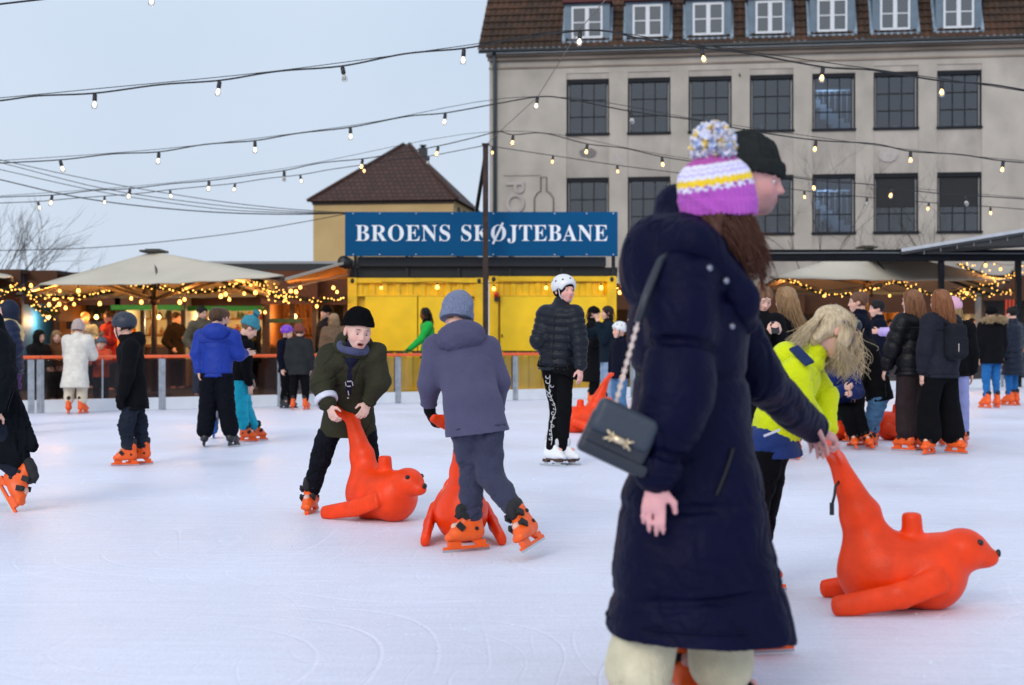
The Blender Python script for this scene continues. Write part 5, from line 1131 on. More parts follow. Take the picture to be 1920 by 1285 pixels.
# ------------------------------------------------------------------ black beam, posts and sloping roof on the right
pgY = 33.6; o0 = W(1765, 635, pgY)*A((1, 1, 0)); pg = empty('pergola', tuple(o0), 'black steel canopy with a long beam and sloping grey roof at the right', 'canopy')
bx0, bx1 = X_(1285, pgY)-o0[0], X_(2060, pgY)-o0[0]; zb0, zb1 = Z_(489.5, pgY), Z_(468, pgY)
MB().box(bx0, bx1, 0, .22, zb0, zb1).build('beam', mat('beam_black', (.008, .0095, .013), .7, noise=.2, nscale=3, spec=.1), pg, bevel=.01)
MB().tube([(bx0, -.03, Z_(476, pgY)), ((bx0+bx1)/2-.5, -.03, Z_(474.5, pgY)), (bx1, -.03, Z_(476, pgY))], .016, 6).build('beam_cable', mat('cable_grey', (.12, .13, .14), .5), pg)
for p in (1298, 1767, 1912): MB().box(X_(p, pgY)-o0[0]-.065, X_(p, pgY)-o0[0]+.065, .04, .17, 0, zb0-.002).build('post', mat('beam_black', (.014, .016, .02)), pg, bevel=.01)
e0, e1 = W(1690, 467, pgY-.1)-o0, W(2060, 407, pgY-.9)-o0; e2, e3 = e1 + A((0, 5, .1)), e0 + A((0, 5, .1))
m_ = MB(); dn = A((0, 0, .13)); m_.add([e0, e1, e2, e3, e0-dn, e1-dn, e2-dn, e3-dn], [(0,1,2,3), (7,6,5,4), (0,4,5,1), (1,5,6,2), (2,6,7,3), (3,7,4,0)]); m_.build('roof', mat('roof_sheet_grey', (.05, .055, .06), .7, noise=.15, nscale=2, spec=.15), pg)
MB().bar(e0 - A((0, .012, .03)), e1 - A((0, .012, .03)), .02, .075).build('roof_edge', mat('roof_edge_zinc', (.40, .43, .47), .5, noise=.1), pg)
m_ = MB(); f0, f1 = e0 - A((0, -.06, .132)), e1 - A((0, -.06, .132)); g0, g1 = A((e0[0], e0[1]+.06, zb1+.003)), A((e1[0], e1[1]+.06, zb1+.10)); m_.add([f0, f1, g1, g0, f0+A((0,.05,0)), f1+A((0,.05,0)), g1+A((0,.05,0)), g0+A((0,.05,0))], [(3,2,1,0), (4,5,6,7), (0,1,5,4), (1,2,6,5), (2,3,7,6), (3,0,4,7)]); m_.build('gable_board', blk, pg)
ic = MB()
for k in range(9):
    t = .12 + k*.085; p = e0*(1-t) + e1*t; ic.bar(p - A((0, -.03, .13)), p - A((0, -.03, .21)), .018)
ic.build('hook_row', mat('hook_pale', (.2, .2, .21), .5), pg)
# ================================================================== SEAL SKATING AIDS
sealm = mat('seal_orange', srgb(236, 62, 6), .42, noise=.16, nscale=9, bump=.10, bscale=70, spec=.3); sealdark = mat('seal_black', (.006, .006, .008), .35)
def seal_mesh():
    s = SDF()
    s.u(ell((.24, 0, .16), (.245, .150, .155)), 0); s.u(ell((.37, 0, .15), (.125, .145, .150)), .06)
    s.u(ell((.12, 0, .14), (.15, .12, .14)), .08)
    s.u(cap((.38, 0, .215), (.47, 0, .25), .105, .088), .03); s.u(ell((.485, 0, .258), (.098, .088, .082)), .02); s.u(cap((.505, 0, .238), (.60, 0, .222), .068, .033), .05)
    s.u(ell((.575, 0, .210), (.045, .046, .032)), .02)
    s.u(ecap((.115, 0, .19), (.055, 0, .40), (.105, .125), (.066, .082), (0, 1, 0)), .07); s.u(ecap((.055, 0, .40), (-.045, 0, .635), (.066, .082), (.046, .034), (0, 1, 0)), .04)
    for y in (-1, 1):
        s.u(ecap((-.05, 0, .64), (-.085, y*.12, .695), (.062, .024), (.044, .018), (.75, 0, -1)), .03); s.u(ecap((-.085, y*.12, .695), (-.115, y*.175, .715), (.044, .018), (.028, .014), (.75, 0, -1)), .02)
        s.u(ecap((.37, y*.158, .150), (.20, y*.186, .085), (.056, .024), (.056, .028), (.35, y*-.2, 1)), .005); s.u(ecap((.20, y*.186, .085), (-.07, y*.212, .036), (.056, .028), (.046, .028), (.2, y*-.2, 1)), .02)
    kn = SDF(); s.u(cap((.275, 0, .29), (.27, 0, .43), .047, .040), .015); s.sub(rbox((.27, 0, .475), (.08, .08, .068), None, .004), .008)
    s.cut(plane((0, 0, .0), (0, 0, -1)))
    V, Q = s.solve(.0085); V = smooth_pass(V, Q, 3)
    V[:, 2] = np.maximum(V[:, 2], .001); return V, Q
_sv = seal_mesh(); 
def on_seal(p, d):
    V = _sv[0]; p, d = A(p), unit(d); r = V - p; t = r @ d; c = np.linalg.norm(r - t[:, None]*d, axis=1); m = (c < .012) & (t > 0); return p + d*(t[m].max() if m.any() else .05)
_so = mk('skating_seal', *_sv, sealm); SEAL = _so.data; bpy.data.objects.remove(_so)
_e = MB().lathe([(0, .010), (.010, .008), (.015, 0), (.010, -.008), (0, -.01)], 12).mesh('eye', sealdark); _n = MB().lathe([(0, .012), (.014, .008), (.019, 0), (.01, -.012), (0, -.012)], 12).mesh('nose', sealdark)
def seal(px_, Y, a, label, S=1., strap=False):
    """a: heading of the nose in degrees, 0 = to the right, positive = towards the camera"""
    X = X_(px_, Y); o = bpy.data.objects.new('skating_seal', SEAL); C.objects.link(o); o.location = (X, Y, 0); o.rotation_euler = (0, 0, R(-a)); o.scale = (S, S, S); tag(o, label, 'skating aid', 'orange seal skating aids')
    for y in (-1, 1):
        e_ = bpy.data.objects.new('eye', _e); C.objects.link(e_); e_.parent = o; e_.location = on_seal((.50, 0, .25), (.42, y*.62, .42)); e_.rotation_euler = Vector((.45, y*.75, .45)).to_track_quat('Z', 'Y').to_euler()
    n_ = bpy.data.objects.new('nose', _n); C.objects.link(n_); n_.parent = o; n_.location = on_seal((.50, 0, .236), (1, 0, .02)); n_.rotation_euler = (0, R(90), 0)
    if strap:
        s_ = MB(); s_.tube([(-.03, -.03, .55), (-.055, -.055, .52), (-.06, -.06, .48), (-.068, -.062, .45)], .006, 6); s_.box(-.08, -.062, -.07, -.056, .40, .452); s_.build('strap', sealdark, o); 
    else:
        s_ = MB(); s_.tube([(-.0, .0, .50), (-.045, .012, .49), (-.055, .014, .46)], .008, 6); s_.build('strap', sealdark, o)
    return o
seal(668, 9.2, 42, 'orange seal skating aid pushed by the boy in the olive parka')
seal(868, 7.95, -95, 'orange seal skating aid behind the legs of the boy in the grey hoodie')
seal(1130, 17.4, 180, 'small distant orange seal beside the girl with the white helmet')
seal(1600, 16.2, 150, 'orange seal skating aid under the seated person in navy')
seal(1727, 16.0, 205, 'orange seal skating aid half behind the girl in brown trousers')
seal(1588, 6.1, 6, 'large orange seal skating aid in the right foreground with a black strap', strap=True)
# ================================================================== PEOPLE
BR = (.075, .038, .02); DBR = (.022, .012, .008); BLK = (.008, .007, .007); BLO = (.40, .27, .13); LBR = (.17, .095, .05); ASH = (.56, .44, .28)
def hat_(t, m, **k): return dict(type=t, mat=m, **k)
black_c = cloth('cloth_black', (22, 22, 26)); black_p = shell('puffer_black', (20, 21, 26)); navy_c = cloth('cloth_navy', (20, 24, 44)); black_t = cloth('trousers_black', (18, 18, 22)); jeans = cloth('denim_blue', (74, 112, 150), .9); jeans_d = cloth('denim_dark', (46, 52, 66), .9)
UP = A((0, 0, 1))
def ft(dx, dy=0., dz=0.): return unit(A((dx, dy, dz)))

# ---- boy in the olive parka
olive = cloth('parka_olive', (66, 66, 50), .8, bscale=50, noise=.10); reflect = mat('reflective_tape', (.62, .62, .72), .35, noise=.05)
Y = 9.35
J = px(Y, h=(671,622,-.34), sl=(704,664,-.26), sr=(620,668,-.24), el=(712,716,-.26), er=(602,724,-.30), wl=(690,757,-.22), wr=(617,763,-.38), pl=(678,775,.04), pr=(628,778,.02), kl=(690,850,.0), kr=(600,862,-.04), al=(699,918,.14), ar=(583,928,.05))
J['fl'] = ft(.35, -.9); J['fr'] = ft(-.18, -.95, -.12); J['ur'] = A((-.1, .05, 1))
def parka_extra(o, org, k):
    J, S = k['J'], k['S']; e, w_ = J['er'], J['wr']; a = unit(w_ - e)
    t = SDF(); c = e*.36 + w_*.64; t.u(cap(c - a*.011, c + a*.011, .088*S, .087*S)); t.cut(plane(c + a*.02, a)); t.cut(plane(c - a*.02, -a)); body('reflective_band', t, .006, reflect, o, org)
    fr = k['fwd']; cc = k['cc']; ax = k['ax']; pc = k['pc']
    s = SDF(); s.u(ecap(cc + fr*.062*S + ax*.04*S, pc*.45 + cc*.55 + fr*.068*S, (.062*S, .088*S), (.038*S, .088*S), k['side'])); s.u(cap(cc + ax*.03*S, k['hp'](0, .02, -.42), .088*S, .078*S), .03)
    body('hoodie', s, .008, cloth('hoodie_slate', (38, 40, 66)), o, org, .006, (20, 20, 20), 4)
    pr = MB(); fp = cc*.70 + pc*.30 + fr*(.068+.092)*S - org
    for dx, dz, w2, h2 in ((0, .035, .03, .006), (-.022, .015, .006, .03), (.022, .015, .006, .03), (0, -.005, .024, .006), (0, -.06, .006, .035), (0, -.10, .012, .004)):
        c0 = Vector(fp + k['side']*dx + ax*dz); pr.bar(c0 - Vector(k['side'])*w2/2, c0 + Vector(k['side'])*w2/2, h2 if h2 > .006 else .007, .004, up=tuple(fr))
    pr.build('chest_print', mat('print_pale', (.5, .48, .55), .6), o)
    ch = SDF(); ch.u(torus(cc + ax*.085*S + fr*.02*S, unit(ax - fr*.35), .098*S, .030*S, k['side'], (1., 1.))); body('hoodie_hood', ch, .006, cloth('hoodie_slate_edge', (72, 76, 108)), o, org, .006, (24, 24, 24), 4)
person('boy in olive parka and black beanie leaning on a seal, mouth open', J, .86, 26, 12, -6, .228, skin=srgb(224, 182, 168), hat=hat_('beanie', cloth('beanie_black', (14, 14, 17)), low=.16, tall=.10, tilt=.16),
       top=dict(mat=olive, seams=False, th=.038, hem=.16, flare=(.19, .14), hood='down', hoodsize=.98, hoodz=-.02, hoodmat=olive, folds=.012, fr=(15, 15, 24), down=(-.05, .1, -1)), legs=dict(mat=cloth('trousers_navy_dark', (26, 28, 38)), th=.018, folds=.011), vox=.0065, eyes=True, mouth=True,
       curl={'l': .62, 'r': .62}, hd=dict(l=(-.25, -.55, -.65), r=(.35, -.45, -.75)), hn=dict(l=(-.6, .5, -.4), r=(.7, .5, -.3)), extra=parka_extra, seed=11, browcol=(.06, .035, .025))

# ---- boy in the grey hoodie, seen from behind
hood_g = cloth('hoodie_grey_violet', (78, 76, 104), .9, bscale=140, noise=.07); sweat = cloth('sweatpants_grey_violet', (56, 58, 80), .9, bscale=140); knit_g = mat('beanie_grey_blue', srgb(118, 128, 158), .95, noise=.25, nscale=90, bump=.6, bscale=160, sheen=.2)
Y = 7.72
J = px(Y, h=(857,590,.34), sl=(818,654,.24), sr=(912,654,.26), el=(806,722,.20), er=(934,718,.26), wl=(804,764,.26), wr=(930,770,.42), pl=(872,792,.0), pr=(914,790,.02), kl=(886,884,.06), kr=(920,890,-.04), al=(882,986,.0), ar=(982,980,-.28))
J['fl'] = ft(-.92, -.38, -.03); J['fr'] = unit(W(947, 1010, Y-.55) - W(1000, 978, Y-.25)); J['ur'] = unit(W(972, 962, Y-.3)*0 + A((-.55, .05, .8)))
person('boy in grey violet hoodie and beanie walking away behind a seal', J, .90, 186, 16, 6, .218, hair=dict(style='short', col=LBR), hat=hat_('beanie', knit_g, low=-.16, tilt=.0, tall=.05, ribs=52),
       top=dict(mat=hood_g, seams=False, th=.034, hem=.075, flare=(.172, .138), hood='down', hoodsize=1.05, hoodz=-.04, hoodmat=hood_g, folds=.010, fr=(7, 7, 11), chest=(.150, .10), down=(.12, -.02, -1)), legs=dict(mat=sweat, th=.024, folds=.012, flare=-.006), gloves=cloth('glove_black', (14, 14, 16), .7), gth=.011, vox=.0065, curl={'l': .55, 'r': .5},
       hd=dict(l=(.25, .1, -.95), r=(-.2, .2, -.9)), hn=dict(l=(1, .2, .3), r=(-1, .2, .2)), seed=13)

# ---- girl with the white helmet
Y = 12.9
J = px(Y, h=(1058,545,0), sl=(1077,588,-.10), sr=(1024,588,.02), el=(1087,640,-.16), er=(1009,640,-.04), wl=(1088,692,-.22), wr=(1034,666,.0), pl=(1060,686,-.04), pr=(1030,686,.03), kl=(1058,768,-.08), kr=(1044,768,.04), al=(1055,846,.02), ar=(1034,842,.0))
J['fl'] = ft(.93, -.30); J['fr'] = ft(.80, -.55)
def swirls(o, org, k):
    J, S = k['J'], k['S']; m = MB(); rnd = random.Random(4); a, b, c = J['pr'], J['kr'], J['ar']; view = A((-.25, -1, 0)); view = unit(view)
    def P(t, u):          # t down the leg 0..1, u across
        p = a + (b-a)*t*2 if t < .5 else b + (c-b)*(t-.5)*2; r = (.102 - .035*t)*S; x = unit(np.cross(UP, view)); return p + x*u*r + view*(r*math.sqrt(max(0, 1-u*u)) + .008) - org
    for i in range(15):
        t0 = .12 + i*.052; u0 = rnd.uniform(-.35, .25); tr = rnd.uniform(1.2, 2.1)*math.pi; sg = rnd.choice((-1, 1)); r0 = rnd.uniform(.16, .34)*(1.2 - t0*.5)
        m.tube([P(t0 + .11*r0*math.sin(q*tr)*(1 - q*.75), u0 + sg*r0*math.cos(q*tr)*(1 - q*.75)) for q in np.linspace(0, 1, 14)], .0032, 4)
    m.tube([P(t, -.05 + .18*math.sin(t*16)) for t in np.linspace(.1, .93, 40)], .0030, 4); m.build('swirl_print', mat('print_white', (.7, .7, .72), .5), o)
    sk = SDF(); pc = k['pc']; sk.u(ecap(pc + UP*.10*S, pc - UP*.10*S, (.16*S, .13*S), (.235*S, .17*S), k['side'])); sk.cut(plane(pc - UP*.07*S, (-.35, 0, -1))); sk.sub(ecap(pc - UP*.02, pc - UP*.14*S, (.15*S, .11*S), (.215*S, .15*S), k['side'])); body('skirt', sk, .009, black_c, o, org, .016, (26, 26, 5), 3)
girl_p = shell('puffer_blue_black', (30, 36, 48), .45)
person('girl in white helmet and short dark puffer jacket wearing white figure skates', J, .93, 36, 0, 0, .232, skin=srgb(228, 172, 160), hair=dict(style='short', col=BLO), hat=hat_('helmet', mat('helmet_white', (.74, .74, .75), .35), strap=mat('strap_white', (.6, .6, .6), .6), band=black_c),
       top=dict(mat=girl_p, th=.036, hem=.04, flare=(.15, .115), quilt=(.072, .010), folds=.004, fr=(22, 22, 40)), legs=dict(mat=black_t, th=.006, folds=.005, flare=.012, up=-.01), feet='white', vox=.0085, eyes=True, curl=.4, extra=swirls, seed=17)
hb = None

# ---- the big navy coat with the pompom hat
def knit_hat():
    m = bpy.data.materials.new('knit_stripes'); m.use_nodes = True; n = m.node_tree; b = n.nodes['Principled BSDF']; b.inputs['Roughness'].default_value = .95; b.inputs['Sheen Weight'].default_value = .3; l = n.links.new
    at = n.nodes.new("ShaderNodeAttribute"); at.attribute_name = 'tint'; l(at.outputs['Color'], b.inputs['Base Color'])
    t = n.nodes.new("ShaderNodeTexCoord"); x = n.nodes.new("ShaderNodeTexVoronoi"); x.inputs['Scale'].default_value = 120; l(t.outputs['Object'], x.inputs['Vector']); bp = n.nodes.new("ShaderNodeBump"); bp.inputs['Strength'].default_value = .5; bp.inputs['Distance'].default_value = .006; l(x.outputs['Distance'], bp.inputs['Height']); l(bp.outputs[0], b.inputs['Normal'])
    return m
navy_p = mat('puffer_navy', (.0026, .0032, .021), .58, noise=.12, nscale=6, bump=.4, bscale=26, spec=.09); beige = cloth('trousers_beige', (206, 198, 168), .9); 
Y = 4.42
J = px(Y, h=(1352,378,0), sl=(1305,530,.20), sr=(1282,535,-.17), el=(1330,720,.24), er=(1272,735,-.24), wl=(1340,880,.20), wr=(1229,908,-.27), pl=(1295,905,.10), pr=(1275,905,-.09), kl=(1345,1110,.10), kr=(1222,1150,-.03), al=(1352,1290,.12), ar=(1188,1300,-.06))
J['fl'] = ft(1, .2); J['fr'] = ft(.95, -.2, -.1)
def coat_extra(o, org, k):
    J, S, hp, hh = k['J'], k['S'], k['hp'], k['hh']; pt = lambda x, y, d: W(x, y, Y + d) - org
    # shoulder bag: body, flap, clasp, strap and chain
    Mb = np.stack([unit(W(1212, 905, Y) - W(1105, 855, Y)), A((0, -1, 0)), unit(W(1130, 760, Y) - W(1108, 850, Y))], 1); Mb[:, 2] = unit(Mb[:, 2] - Mb[:, 0]*(Mb[:, 2] @ Mb[:, 0])); Mb[:, 1] = np.cross(Mb[:, 2], Mb[:, 0])
    leather = mat('bag_leather', srgb(30, 36, 48), .42, noise=.1, bump=.1, bscale=80); bc = W(1158, 822, Y-.30)
    b = SDF(); b.u(rbox(bc - Mb[:, 2]*.012, (.098, .035, .066), Mb, .012)); bo = body('bag_body', b, .005, leather, o, org); b = SDF(); b.u(rbox(bc - Mb[:, 2]*.055 + Mb[:, 0]*.01, (.106, .042, .018), Mb, .01)); body('bag_gusset', b, .005, leather, bo, org)
    b = SDF(); b.u(rbox(bc + Mb[:, 2]*.042 + Mb[:, 1]*-.002, (.094, .046, .052), Mb, .022)); body('bag_flap', b, .005, mat('bag_flap_leather', srgb(46, 55, 68), .5, noise=.06, bump=.12, bscale=90), bo, org)
    g = MB(); cpt = bc + Mb[:, 2]*-.002; fr = Mb[:, 1]*(-.052 if Mb[1, 1] > 0 else .052)
    for dx in (-.042, -.026, .026, .042):
        for sg in (-1, 1): g.tube([Vector(cpt + fr + Mb[:, 0]*(dx*.5) - org), Vector(cpt + fr + Mb[:, 0]*dx + Mb[:, 2]*sg*.014 - org)], .0038, 6)
    gm = MB(); g.tube([Vector(cpt + fr - Mb[:, 0]*.02 - org), Vector(cpt + fr + Mb[:, 0]*.02 - org)], .011, 8); g.build('bag_clasp', mat('brass_pale', (.75, .6, .4), .3, .8), bo)
    # chain strap to the shoulder
    ch = MB(); P0, P1, P2 = pt(1152, 765, -.31), pt(1172, 690, -.30), pt(1196, 605, -.29); pts = [Vector(P0*(1-t)**2 + 2*P1*t*(1-t) + P2*t*t) for t in np.linspace(0, 1, 22)]
    for i in range(21): 
        a, b2 = pts[i], pts[i+1]; ch.bar(a, b2, .014 if i % 2 else .006, .006 if i % 2 else .014)
    ch.build('bag_chain', mat('chain_pale', (.72, .58, .52), .35, .6), bo); ch = MB(); ch.tube([Vector(pt(1196, 605, -.29)), Vector(pt(1212, 555, -.27)), Vector(pt(1238, 490, -.22)), Vector(pt(1275, 462, -.1))], .013, 6); ch.build('bag_strap', leather, bo)
    # snap studs
    for (x, y, d) in ((1330, 503, -.235), (1361, 527, -.19), (1394, 530, -.12), (1372, 612, -.16)): MB().lathe([(0, -.004), (.011, -.004), (.010, .005), (0, .007)], 12, Matrix.Translation(Vector(pt(x, y, d))) @ Matrix.Rotation(R(75), 4, 'X')).build('snap_stud', mat('stud_metal', (.25, .26, .32), .3, .8), o)
    hd = SDF(); side, ax = k['side'], k['ax']   # the deep hood lying on the back
    c0 = W(1245, 515, Y+.0); hd.u(ell(c0, (.135, .19, .150))); hd.u(ell(W(1280, 455, Y), (.14, .185, .10)), .05); hd.u(ell(W(1215, 470, Y+.02), (.07, .15, .10)), .05); hd.u(ell(W(1266, 392, Y+.10), (.065, .10, .075)), .05); hd.u(cap(W(1390, 560, Y-.10), W(1300, 455, Y-.17), .055, .06), .05); hd.u(cap(W(1390, 560, Y+.10), W(1300, 455, Y+.17), .055, .06), .05); hd.u(cap(W(1395, 600, Y-.06), W(1392, 560, Y-.10), .05, .055), .04)
    hd.sub(ell(W(1345, 440, Y), (.12, .12, .10)), .03)
    body('hood', hd, .008, navy_p, o, org, .010, (14, 14, 14), 5)
    # zipped side pocket and stitched channels
    pk = MB(); pk.tube([Vector(pt(1317, 728, -.25)), Vector(pt(1340, 706, -.24))], .009, 6); pk.build('pocket_zip', mat('zip_pale', (.6, .5, .45), .4, .5), o)
def woman_hair(hp, hh, rs):
    ps, rd = [], []
    for i in range(1300):
        a = rs.uniform(-2.3, 2.6); z0 = rs.uniform(-.34, -.16); p0 = hp(math.sin(a)*.38, -math.cos(a)*.40 - .02, z0); p1 = hp(math.sin(a)*.46, -math.cos(a)*.40 + .10, -.45); p2 = hp(math.sin(a)*.36 + rs.normal()*.08, -math.cos(a)*.22 + .26 + rs.normal()*.06, -.86 + rs.normal()*.17)
        ps.append(arc(p0, p1, p2, 10) + rs.normal(size=3)*.006); rd.append(np.linspace(.010, .004, 10)*hh)
    return ps, rd
coat = dict(mat=navy_p, th=.055, hem=.47, flare=(.225, .225), quilt=(.24, .026, 0, .05), quilt2=(.27, .017, .3, .045), folds=.015, fr=(6, 6, 11), down=(.07, 0, -1), hemn=(-.03, 0, -1), chest=(.165, .135), collar=True, add=[(ecap(W(1375, 960, Y-.02), W(1462, 1230, Y-.02), (.06, .13), (.045, .15), (1, 0, .2)), .09), (ecap(W(1222, 940, Y), W(1203, 1160, Y), (.09, .16), (.09, .17), (1, 0, 0)), .08), (ecap(W(1330, 700, Y), W(1365, 960, Y), (.10, .15), (.10, .18), (1, 0, 0)), .08)], zipper=False, yoke=False)
wo_man = person('woman in long navy puffer coat and striped pompom hat passing close by', J, 1.0, 116, -5, 3, .245, skin=srgb(224, 164, 164), hair=dict(style='long', col=(.085, .034, .022), locks=0, more=woman_hair), hat=hat_('beanie', knit_hat(), low=-.17, tilt=-.02, tall=.05, ribs=40, pom=(knit_hat(), .29), pomy=-.08, pomz=.71, vox=.0042, yarn=420),  # skin pinker: violet light on her hands put into the colour
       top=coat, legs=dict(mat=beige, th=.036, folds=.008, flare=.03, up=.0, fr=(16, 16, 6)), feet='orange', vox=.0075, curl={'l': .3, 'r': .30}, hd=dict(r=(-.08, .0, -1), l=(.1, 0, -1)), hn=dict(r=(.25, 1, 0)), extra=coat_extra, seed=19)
# stripes of the knitted hat and flecks of its pompom, knitted into the wool itself
def paint_hat():
    hc = J['h']; M = headframe(116, -5, 3); org = np.array(wo_man.location)
    pur, whi, yl, lil, blu = srgb(184, 84, 190), srgb(226, 224, 240), srgb(244, 208, 30), srgb(196, 186, 244), srgb(150, 190, 240)
    for o in wo_man.children:
        if not o.name.startswith('beanie'): continue
        for ob in [o] + list(o.children):
            me = ob.data; co = np.empty(len(me.vertices)*3, np.float32); me.vertices.foreach_get('co', co); co = co.reshape(-1, 3); q = ((co + org - hc) @ M)/.245
            col = np.tile(A(pur), (len(q), 1))
            if ob is o:
                z = q[:, 2] - .10*q[:, 1]; an = np.arctan2(q[:, 0], q[:, 1] + .05); zz = z + .010*np.sin(an*24); z2 = z + .016*np.sin(an*30)
                band = lambda v, lo, hi: (v > lo) & (v < hi)
                col[band(z2, .185, .245)] = whi; col[band(z, .205, .225) & (np.sin(an*15) > 0)] = srgb(150, 70, 170); col[band(zz, .245, .325)] = yl; col[band(zz, .325, .375)] = whi; col[band(zz, .375, .405)] = lil; col[band(zz, .405, .435)] = whi; col[band(zz, .435, .455)] = lil; col[band(zz, .455, .505)] = whi
                col[band(z, .505, .80)] = srgb(176, 74, 160)
            else:
                h = np.sin(q @ A((31, 17, 23))) + np.sin(q @ A((-13, 29, 19)) + 1) + .8*np.sin(q @ A((22, -24, 11)) + 2); col[:] = A(whi); col[h > 1.25] = yl; col[h < -1.25] = blu
            at = me.attributes.new('tint', 'FLOAT_COLOR', 'POINT'); at.data.foreach_set('color', np.concatenate([col, np.ones((len(q), 1))], 1).astype(np.float32).ravel())
paint_hat()

# ---- the man beside her, his near hand on the seal's tail
Y = 4.85
J = px(Y, h=(1409,338,.10), sl=(1338,515,.24), sr=(1338,522,-.10), el=(1415,690,.30), er=(1420,712,-.04), wl=(1500,790,.35), wr=(1528,806,.40), pl=(1310,860,.16), pr=(1305,860,-.02), kl=(1370,1010,.25), kr=(1300,1040,-.06), al=(1390,1140,.30), ar=(1268,1208,-.10))
J['fl'] = ft(.9, .1, .02); J['fr'] = ft(.25, -.9, -.35); J['ur'] = A((.1, -.25, 1))
person('man in black beanie and dark coat, mostly hidden, holding the seal tail', J, 1.06, 78, 6, 0, .238, skin=srgb(206, 154, 150), stubble=.55, hat=hat_('beanie', cloth('beanie_charcoal', (52, 56, 56)), low=.08, tilt=.0, tall=.12, ribs=60),
       top=dict(mat=navy_p, th=.03, hem=.24, flare=(.17, .14), folds=.010, fr=(9, 9, 15), collar=False, down=(.1, 0, -1)), legs=dict(mat=cloth('denim_bright', (44, 70, 140), .9), th=.02), vox=.0075, eyes=True, curl={'r': 1.1, 'l': .4}, hd=dict(r=(.85, .25, -.35)), hn=dict(r=(-.25, .2, -1)), seed=23)

# ---- child in lime
lime = cloth('jacket_lime', (212, 224, 10), .7, noise=.06); Y = 6.45
J = px(Y, h=(1562,622,.02), sl=(1508,690,.17), sr=(1491,700,-.14), el=(1545,742,.15), er=(1503,752,-.18), wl=(1550,812,.10), wr=(1541,806,-.04), pl=(1448,822,.09), pr=(1444,826,-.07), kl=(1432,945,.08), kr=(1412,950,-.06), al=(1412,1062,.06), ar=(1385,1070,-.06))
J['fl'] = ft(1, 0); J['fr'] = ft(1, -.1)
def kid_hair(hp, hh, rs):
    ps, rd = [], []
    for i in range(1000):                                   # hair swept forward over the face by the bend and the wind
        a = rs.uniform(-1.9, 1.9); p0 = hp(rs.normal()*.07, .0 + rs.normal()*.10, .52); m = hp(math.sin(a)*.50, math.cos(a)*.42 + .0, .22); e = hp(math.sin(a)*.42, math.cos(a)*.30 + .12, -.25)
        L_ = hh*rs.uniform(.15, .55); p1 = arc(p0, m + (m - hp(0, 0, 0))*.10, e, 8); dn = A((0, 0, -1)) + A((.12, 0, 0))*rs.uniform(-1, 1); p2 = arc(e, e + dn*L_*.6 + rs.normal(size=3)*.012, e + dn*L_ + A((-.02, 0, 0))*rs.normal() + rs.normal(size=3)*.008, 7)
        ps.append(np.concatenate([p1, p2[1:]])); r = rs.uniform(.003, .008)*hh; rd.append(np.linspace(r, r*.4, 14))
    for i in range(150):
        a = rs.uniform(-1, 1); p0 = hp(math.sin(a)*.3, -.42, .2); ps.append(arc(p0, hp(math.sin(a)*.42, -.55, -.25), hp(math.sin(a)*.35 + rs.normal()*.06, -.55 + rs.normal()*.1, -.75 + rs.normal()*.1), 8)); rd.append(np.linspace(.008, .004, 8)*hh)
    for i in range(220):                                    # loose wavy locks over the face
        c = hp(rs.uniform(-.25, .25), .44 + rs.normal()*.05, .12 + rs.normal()*.10); L_ = hh*rs.uniform(.4, .85); am = hh*rs.uniform(.05, .15); ph = rs.uniform(0, 6); t = np.linspace(0, 1, 16)
        ps.append(c + np.stack([am*t**.6*np.sin(ph + t*rs.uniform(5, 9)) + .03*t*rs.normal(), am*.6*t*np.cos(ph + t*7), -L_*t], 1)); rd.append(np.linspace(.006, .003, 16)*hh)
    return ps, rd
def kid_extra(o, org, k):
    S, J = k['S'], k['J']; pt = lambda x, y, d: W(x, y, Y + d) - org
    MB().bar(Vector(pt(1488, 652, -.12)), Vector(pt(1518, 682, -.22)), .045, .012, up=(0, -1, .6)).build('hood_strap', cloth('strap_navy', (24, 42, 84)), o)
    MB().bar(Vector(pt(1432, 818, -.235)), Vector(pt(1462, 806, -.235)), .010, .004, up=(0, -1, 0)).build('reflective_strip', reflect, o)
    hb_ = SDF(); M, hc, hh = k['M'], k['hp'](0, 0, 0), k['hh']; hb_.u(torus(k['hp'](0, .02, .14), k['hv'](0, .35, 1), .42*hh, .05*hh, M[:, 0], (.88, 1.0))); body('headband', hb_, .007, cloth('headband_blue', (40, 60, 140)), o, org)
person('child in lime yellow jacket with blond hair blown over the face', J, .80, 100, 34, -6, .215, skin=srgb(224, 178, 160), hair=dict(style='long', col=ASH, locks=0, more=kid_hair), top=[dict(mat=lime, seams=False, th=.03, hem=.0, flare=(.135, .10), hood='down', hoodsize=.92, hoodz=-.02, hoodmat=lime, folds=.011, fr=(11, 11, 18), down=(-.2, 0, -1)), dict(mat=cloth('jacket_hem_blue', (28, 50, 108), .75), th=.05, hem=.10, flare=(.16, .14), nosleeve=True, lower=True, name='jacket_hem', down=(.05, 0, -1), collar=False)],
       legs=dict(mat=black_t, th=.03, folds=.010), vox=.0065, extra=kid_extra, seed=29, browcol=(.3, .2, .12))

